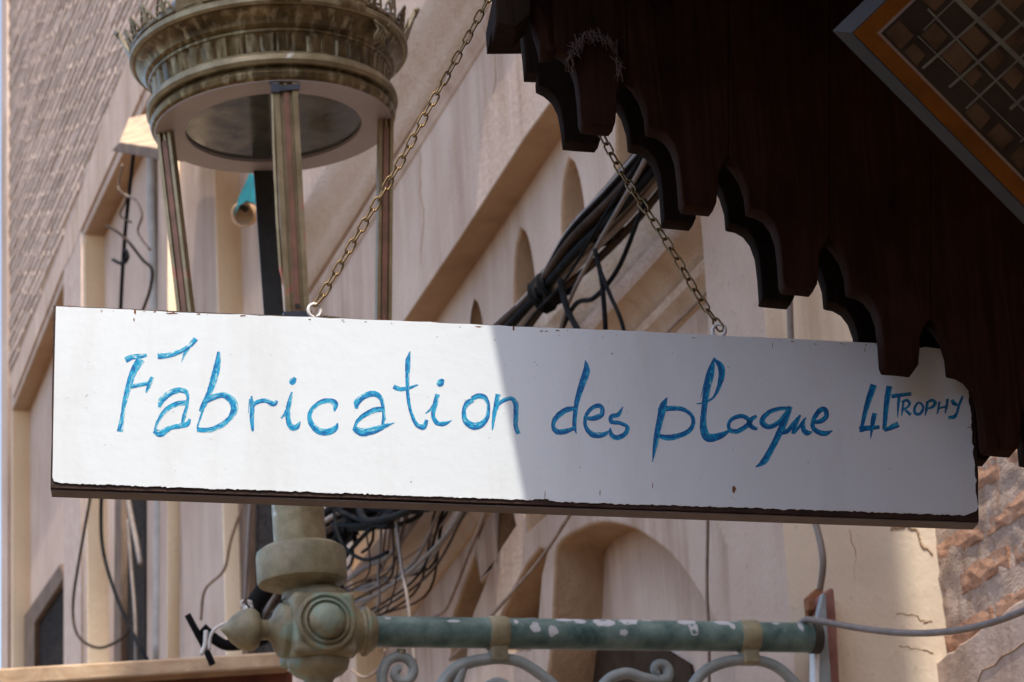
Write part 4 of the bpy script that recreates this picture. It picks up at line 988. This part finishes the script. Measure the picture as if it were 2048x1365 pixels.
# lettering
def c5(p): return (80+p[0]/2.926, 580+p[1]/2.926)
def c6(p): return (680+p[0]/2.926, 640+p[1]/2.926)
def c7(p): return (1270+p[0]/2.926, 640+p[1]/2.926)
LET = [
 (c5, 'F', [([(500,412),(540,393),(580,390),(625,382)],[34,32,30,16]), ([(592,405),(552,470),(520,560),(495,660),(482,740),(468,830)],[50,44,36,28,24,38]), ([(530,568),(580,555),(640,545)],[22,26,26]), ([(657,510),(642,550),(620,602)],[20,28,10])]),
 (c5, 'accent', [([(688,388),(750,383),(820,360),(870,330),(900,300),(912,285)],[34,30,26,26,30,30]), ([(868,335),(845,380),(828,424)],[28,16,3])]),
 (c5, 'a', [([(697,688),(712,645),(760,605),(812,587),(850,594),(866,625),(860,680),(843,740),(835,790)],[18,38,36,32,30,20,18,24,20]), ([(855,662),(795,670),(735,706),(692,768),(672,822)],[32,30,28,20,14]), ([(668,822),(705,840),(760,808),(820,795),(860,785),(877,755)],[30,42,30,30,30,14])]),
 (c5, 'b', [([(1045,362),(1040,430),(1018,520),(992,600),(955,680),(935,712)],[14,38,42,34,32,14]), ([(960,660),(1010,630),(1070,615),(1122,645),(1138,695),(1110,752),(1055,795),(990,820),(918,818)],[22,34,34,44,44,30,30,28,26]), ([(955,700),(935,760),(920,812)],[16,12,12])]),
 (c5, 'r', [([(1238,622),(1242,690),(1240,760),(1246,828)],[12,28,26,14]), ([(1240,690),(1265,660),(1320,648),(1365,668),(1388,648)],[18,24,26,30,16]), ([(1228,640),(1218,722)],[10,3])]),
 (c5, 'i', [([(1474,598),(1460,660),(1450,720),(1458,780),(1482,808),(1508,795),(1522,770)],[10,28,28,32,34,28,6]), ([(1450,690),(1430,730),(1410,752)],[18,14,10]), ([(1465,552),(1479,535),(1494,514)],[22,40,18])]),
 (c5, 'c', [([(1722,712),(1728,670),(1700,650),(1650,655),(1602,690),(1577,735),(1590,785),(1630,825),(1680,832),(1725,812),(1742,780)],[8,36,30,28,28,26,34,40,40,36,10]),]),
 (c6, 'a', [([(95,520),(102,480),(142,447),(200,432),(240,462),(253,520),(257,570),(248,618)],[18,38,34,34,26,20,22,16]), ([(258,522),(205,528),(150,553),(105,590),(80,640)],[28,32,28,22,12]), ([(78,632),(128,657),(200,645),(260,622),(318,602)],[26,48,42,26,4])]),
 (c6, 't', [([(411,183),(398,240),(395,320),(395,400),(402,480),(422,560),(452,615),(490,625),(508,585)],[3,30,26,22,20,20,26,30,18]), ([(313,390),(350,405),(400,400),(456,380)],[28,26,22,8])]),
 (c6, 'i', [([(572,436),(556,500),(545,560),(568,603),(610,608),(655,588)],[28,30,24,28,26,3]), ([(552,498),(525,530),(499,549)],[20,14,5]), ([(570,382),(588,368),(606,348)],[20,44,16])]),
 (c6, 'o', [([(780,470),(748,485),(725,530),(735,590),(780,622),(830,608),(862,565),(868,500),(848,455),(808,446),(770,462)],[24,32,24,34,42,38,26,20,28,30,26]),]),
 (c6, 'n', [([(925,435),(915,500),(900,570),(892,645)],[30,32,22,8]), ([(912,512),(948,477),(1000,461),(1028,490),(1030,560),(1028,620),(1045,668)],[14,24,24,32,30,26,26])]),
 (c6, 'd', [([(1436,235),(1442,300),(1412,390),(1386,480),(1375,560),(1372,620),(1384,668)],[5,42,38,30,26,24,4]), ([(1388,515),(1320,530),(1265,573),(1247,622),(1272,655),(1322,652),(1380,630)],[18,34,30,24,32,30,16])]),
 (c6, 'e', [([(1446,578),(1490,575),(1530,556),(1534,518),(1508,502),(1465,525),(1436,575),(1440,630),(1480,672),(1540,672),(1577,648)],[18,32,28,26,26,24,22,24,34,30,8]),]),
 (c6, 's', [([(1656,508),(1628,555),(1588,565),(1590,597),(1640,605),(1682,628),(1668,668),(1620,690),(1588,672),(1580,632)],[4,26,24,26,22,24,28,30,26,8]),]),
 (c7, 'p', [([(188,455),(165,505),(148,580),(130,660),(118,740),(102,832)],[6,44,40,34,28,3]), ([(135,530),(200,519),(272,522),(325,552),(342,600),(318,648),(260,678),(190,690),(115,672)],[24,30,26,22,24,28,32,34,16])]),
 (c7, 'l', [([(465,220),(442,310),(422,400),(407,500),(400,580),(402,640),(428,690),(500,678),(552,648)],[6,46,42,34,36,44,50,38,14]), ([(462,226),(500,270),(508,320),(488,400),(458,455),(410,485),(360,492)],[8,38,38,24,14,12,6]), ([(418,335),(402,390),(384,460)],[12,8,2])]),
 (c7, 'a', [([(712,562),(682,583),(655,620),(600,652),(560,648),(547,618),(566,582),(620,563),(662,582),(678,622),(716,640)],[18,26,28,28,26,20,24,26,26,28,18]),]),
 (c7, 'q', [([(905,520),(850,520),(792,537),(752,572),(747,606),(785,626),(840,602),(878,560),(905,520)],[18,24,26,30,34,30,28,30,20]), ([(910,508),(872,600),(832,690),(790,770),(755,828),(706,864)],[30,40,38,36,38,5])]),
 (c7, 'u', [([(855,658),(892,650),(930,605),(968,556)],[30,28,24,10]), ([(968,560),(938,618),(925,668)],[12,24,22]), ([(930,662),(972,612),(1000,572)],[16,20,10]), ([(990,580),(985,638),(1008,662),(1038,655)],[14,28,32,6])]),
 (c7, 'e', [([(1043,600),(1090,592),(1120,562),(1112,525),(1080,532),(1047,580),(1042,630),(1080,660),(1120,664),(1157,648)],[18,28,28,28,30,26,26,30,28,4]),]),
 (c7, 'four', [([(1398,380),(1370,460),(1347,540),(1325,642)],[40,36,28,20]), ([(1312,642),(1370,633),(1432,628)],[34,30,20]), ([(1402,546),(1392,600),(1378,698)],[26,28,5])]),
 (c7, 'L', [([(1488,388),(1475,470),(1465,560),(1460,645)],[34,34,28,24]), ([(1458,648),(1500,630),(1542,610)],[18,30,36])]),
 (c7, 'T', [([(1500,448),(1560,440),(1617,433)],[26,22,20]), ([(1547,445),(1541,500),(1537,572)],[18,16,4])]),
 (c7, 'R', [([(1572,468),(1567,520),(1560,562)],[12,15,6]), ([(1560,482),(1590,471),(1608,490),(1592,514),(1572,520)],[12,17,17,14,8]), ([(1573,518),(1595,540),(1615,556)],[14,16,20])]),
 (c7, 'O', [([(1655,487),(1637,515),(1640,547),(1668,550),(1686,518),(1677,492),(1652,484)],[13,16,18,18,16,14,10]),]),
 (c7, 'P', [([(1712,476),(1706,520),(1698,562)],[16,17,6]), ([(1703,488),(1738,471),(1758,488),(1736,514),(1706,520)],[10,18,20,16,8])]),
 (c7, 'H', [([(1782,478),(1776,518),(1768,552)],[12,14,8]), ([(1774,520),(1800,512),(1828,507)],[12,12,12]), ([(1830,462),(1823,510),(1815,548)],[14,16,8])]),
 (c7, 'Y', [([(1855,468),(1866,488),(1888,500)],[18,24,14]), ([(1918,446),(1897,500),(1886,540),(1868,568),(1833,573)],[12,16,16,22,20])]),
]
sid = 0
for gi, (cf, nm, strokes) in enumerate(LET):
    b = MB()
    for pts, ws in strokes:
        sid += 1; rg = random.Random(sid)
        c = catmull([(*cf(p), w_/2.926) for p, w_ in zip(pts, ws)], 8)
        dd = -0.00012-0.00003*(sid % 6); NV = 6; rows = []; Lc = sid*3.7
        for i, (x, y, w_) in enumerate(c):
            a, e = c[max(i-1, 0)], c[min(i+1, len(c)-1)]
            tx, ty = e[0]-a[0], e[1]-a[1]; l = math.hypot(tx, ty) or 1; nx_, ny_ = -ty/l, tx/l
            if i: Lc += math.hypot(x-c[i-1][0], y-c[i-1][1])/60
            e1 = noise.noise(Vector((Lc*9, sid, 0)))*0.8; e2 = noise.noise(Vector((Lc*9, sid, 9)))*0.8
            rows.append(([(x+nx_*((k/NV-.5)*w_+(e1 if k == 0 else e2 if k == NV else 0)), y+ny_*((k/NV-.5)*w_+(e1 if k == 0 else e2 if k == NV else 0))) for k in range(NV+1)], Lc))
        for i in range(len(rows)-1):
            for k in range(NV):
                q4 = [rows[i][0][k], rows[i][0][k+1], rows[i+1][0][k+1], rows[i+1][0][k]]
                b.face([Gp(x, y, dd) for x, y in q4], [(rows[i][1], k/NV), (rows[i][1], (k+1)/NV), (rows[i+1][1], (k+1)/NV), (rows[i+1][1], k/NV)])
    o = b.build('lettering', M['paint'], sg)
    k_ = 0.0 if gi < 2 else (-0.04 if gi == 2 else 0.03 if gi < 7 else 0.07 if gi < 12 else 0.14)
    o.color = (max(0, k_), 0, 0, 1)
# screw eyes
def eye(px, py, ang):
    c = Gp(px, py, 0.012); r = 0.0075; b = MB()
    X = SU*math.cos(ang)+SN*math.sin(ang)
    pts = [c+X*math.cos(a)*r+EZ*math.sin(a)*r*1.12 for a in [R(-70)+j*R(330)/16 for j in range(17)]]
    pts += [c-EZ*r*1.9]
    b.tube(pts, 0.0022, 8); b.build('screw_eye', M['white_enamel_metal'], sg, True)
eye(629, 622, 0.2); eye(1438, 662, -0.3)

# ------------------------------------------------------------------ chains
lk = MB(); Lh, Wh, wr = 0.0092, 0.0043, 0.00135
path = []
for j in range(9): a = -math.pi/2+math.pi*j/8; path.append(Vector((math.sin(a)*0+Wh*math.sin(a) if False else Wh*math.cos(a+math.pi/2-math.pi/2)*0, 0, 0)))
path = [Vector((Wh*math.cos(a), 0, (Lh-Wh)+Wh*math.sin(a))) for a in [math.pi*j/8 for j in range(9)]] + [Vector((Wh*math.cos(a), 0, -(Lh-Wh)+Wh*math.sin(a))) for a in [math.pi+math.pi*j/8 for j in range(9)]]
n = len(path); sg_ = 7
for i, p in enumerate(path):
    t = (path[(i+1) % n]-path[i-1]).normalized(); nn = Vector((0, 1, 0)); bb = t.cross(nn)
    for k in range(sg_): a = 2*math.pi*k/sg_; lk.v.append(tuple(p+nn*math.cos(a)*wr+bb*math.sin(a)*wr))
for i in range(n):
    for k in range(sg_): a, b2 = i*sg_+k, i*sg_+(k+1) % sg_; c2, d2 = ((i+1) % n)*sg_+k, ((i+1) % n)*sg_+(k+1) % sg_; lk.f.append((a, b2, d2, c2))
lme = bpy.data.meshes.new('link'); lme.from_pydata(lk.v, [], lk.f); lme.materials.append(M['chain']); lme.polygons.foreach_set('use_smooth', [True]*len(lme.polygons))
def chain(pts, label, d=0.012, tw=0.0):
    P = [Vector(c) for c in catmull([Gp(x, y, dd) for x, y, dd in pts], 24)]
    ch = thing('chain', P[0], label, 'chain', 'chains holding the sign')
    pitch = 2*(Lh-wr)*1.0; acc = 0; nxt = 0.004; k = 0
    for i in range(1, len(P)):
        seg = (P[i]-P[i-1]).length
        while acc+seg >= nxt:
            u = (nxt-acc)/seg; p = P[i-1].lerp(P[i], u); t = (P[i]-P[i-1]).normalized()
            o = bpy.data.objects.new('link', lme); COL.objects.link(o); o.parent = ch; o.location = p-P[0]
            qz = Vector((0, 0, 1)).rotation_difference(t)
            from mathutils import Quaternion
            rot = Quaternion(t, (R(28) if k % 2 else R(-52))+tw+random.uniform(-.18, .18)) @ qz
            o.rotation_mode = 'QUATERNION'; o.rotation_quaternion = rot
            nxt += pitch; k += 1
        acc += seg
chain([(633, 606, .012), (655, 573, .012), (722, 458, .012), (790, 343, .012), (860, 213, .012), (922, 100, .012), (975, 0, .012), (1010, -70, .012)], 'long brass chain rising from the hook on the sunlit part of the sign')
chain([(1440, 655, .012), (1400, 598, .02), (1350, 512, .03), (1300, 432, .045), (1243, 345, .06), (1202, 268, .075), (1192, 246, .08)], 'shorter dark chain from the shaded part of the sign to a carved pendant', tw=0.3)

# ------------------------------------------------------------------ framed picture board, top right
c0 = ray(1703, 66); FP = c0*(2.55/c0.y)
c1 = ray(1665, 62); BP = c1*(2.615/c1.y)
PN = (BP-FP).normalized(); PD = FP.dot(PN); pth = (BP-FP).length
def Qp(px, py, d=0.0): return hit(px, py, PN, PD+d)
pb = thing('picture_board', FP, 'picture board hung cornerwise with an orange border, in the dark at the top right', 'picture board')
dA = Vector((393, 398)).normalized(); dB = Vector((127, -122)).normalized()
def pp(a, b_): return (1703+dA.x*a+dB.x*b_, 66+dA.y*a+dB.y*b_)
def plate(name, a0, a1, b0, b1, d0, th, mat, parent=pb):
    P = [Qp(*pp(a, b_), d0) for a, b_ in ((a0, b0), (a1, b0), (a1, b1), (a0, b1))]
    return quad_thick(name, P, PN*th, mat, parent, 0)
M['orange'] = simple('orange_painted_border', (0.155, 0.055, 0.008), 0.9, 0.1, 0.25, 30, 0.6)
M['cream_line'] = simple('cream_line', (0.24, 0.18, 0.15), 0.8, 0.2, 0.1)
M['pic_base'] = simple('dark_brown_print', (0.035, 0.025, 0.016), 0.7, 0.15, 0.6, 9)
M['pic_line'] = simple('grey_green_print', (0.14, 0.14, 0.11), 0.7, 0.15, 0.35, 30)
M['pic_cell'] = simple('tan_print', (0.085, 0.052, 0.028), 0.7, 0.15, 0.7, 14)
M['pic_red'] = simple('red_brown_print', (0.07, 0.022, 0.015), 0.7, 0.3, 0.3)
plate('casing', 0, 900, 0, 700, 0.0, pth, M['aluminium'])
plate('border', 3, 897, 3, 697, -0.002, 0.001, M['orange'])
plate('inner_line', 36, 864, 36, 664, -0.0028, 0.0006, M['cream_line'])
plate('picture', 42, 858, 42, 658, -0.0036, 0.0006, M['pic_base'])
rg = random.Random(9)
av = [42, 96, 150, 214, 268, 330, 392, 440, 500, 560]; bvs = [42, 90, 142, 196, 250, 310, 370, 430]
pl_ = MB(); pc_ = MB(); pr_ = MB()
def strip(mb, a0, b0, a1, b1, w_, d=-0.0045):
    v = Vector((a1-a0, b1-b0)).normalized(); n_ = Vector((-v.y, v.x))*w_/2
    mb.face([Qp(*pp(a, b_), d) for a, b_ in ((a0+n_.x, b0+n_.y), (a1+n_.x, b1+n_.y), (a1-n_.x, b1-n_.y), (a0-n_.x, b0-n_.y))])
for a in av[1:]:
    off = rg.uniform(-22, 22); strip(pl_, a, 50+rg.uniform(0, 150), a+off, 430, rg.uniform(2, 9))
for q_ in bvs[1:]:
    off = rg.uniform(-26, 26); strip(pl_, 46+rg.uniform(0, 120), q_, 700, q_+off, rg.uniform(2, 11), -0.0047)
for i in range(len(av)-1):
    for j in range(len(bvs)-1):
        if rg.random() < 0.75:
            a0, a1, b0, b1 = av[i]+4, av[i+1]-rg.uniform(4, 24), bvs[j]+4, bvs[j+1]-rg.uniform(4, 16)
            pc_.face([Qp(*pp(a, b_), -0.0041) for a, b_ in ((a0, b0+rg.uniform(0, 5)), (a1, b0+rg.uniform(0, 5)), (a1-rg.uniform(0, 5), b1), (a0+rg.uniform(0, 5), b1))])
strip(pr_, 470, 70, 640, 70, 52, -0.0050)
pl_.build('print_lines', M['pic_line'], pb); pc_.build('print_cells', M['pic_cell'], pb); pr_.build('print_caption', M['pic_red'], pb)
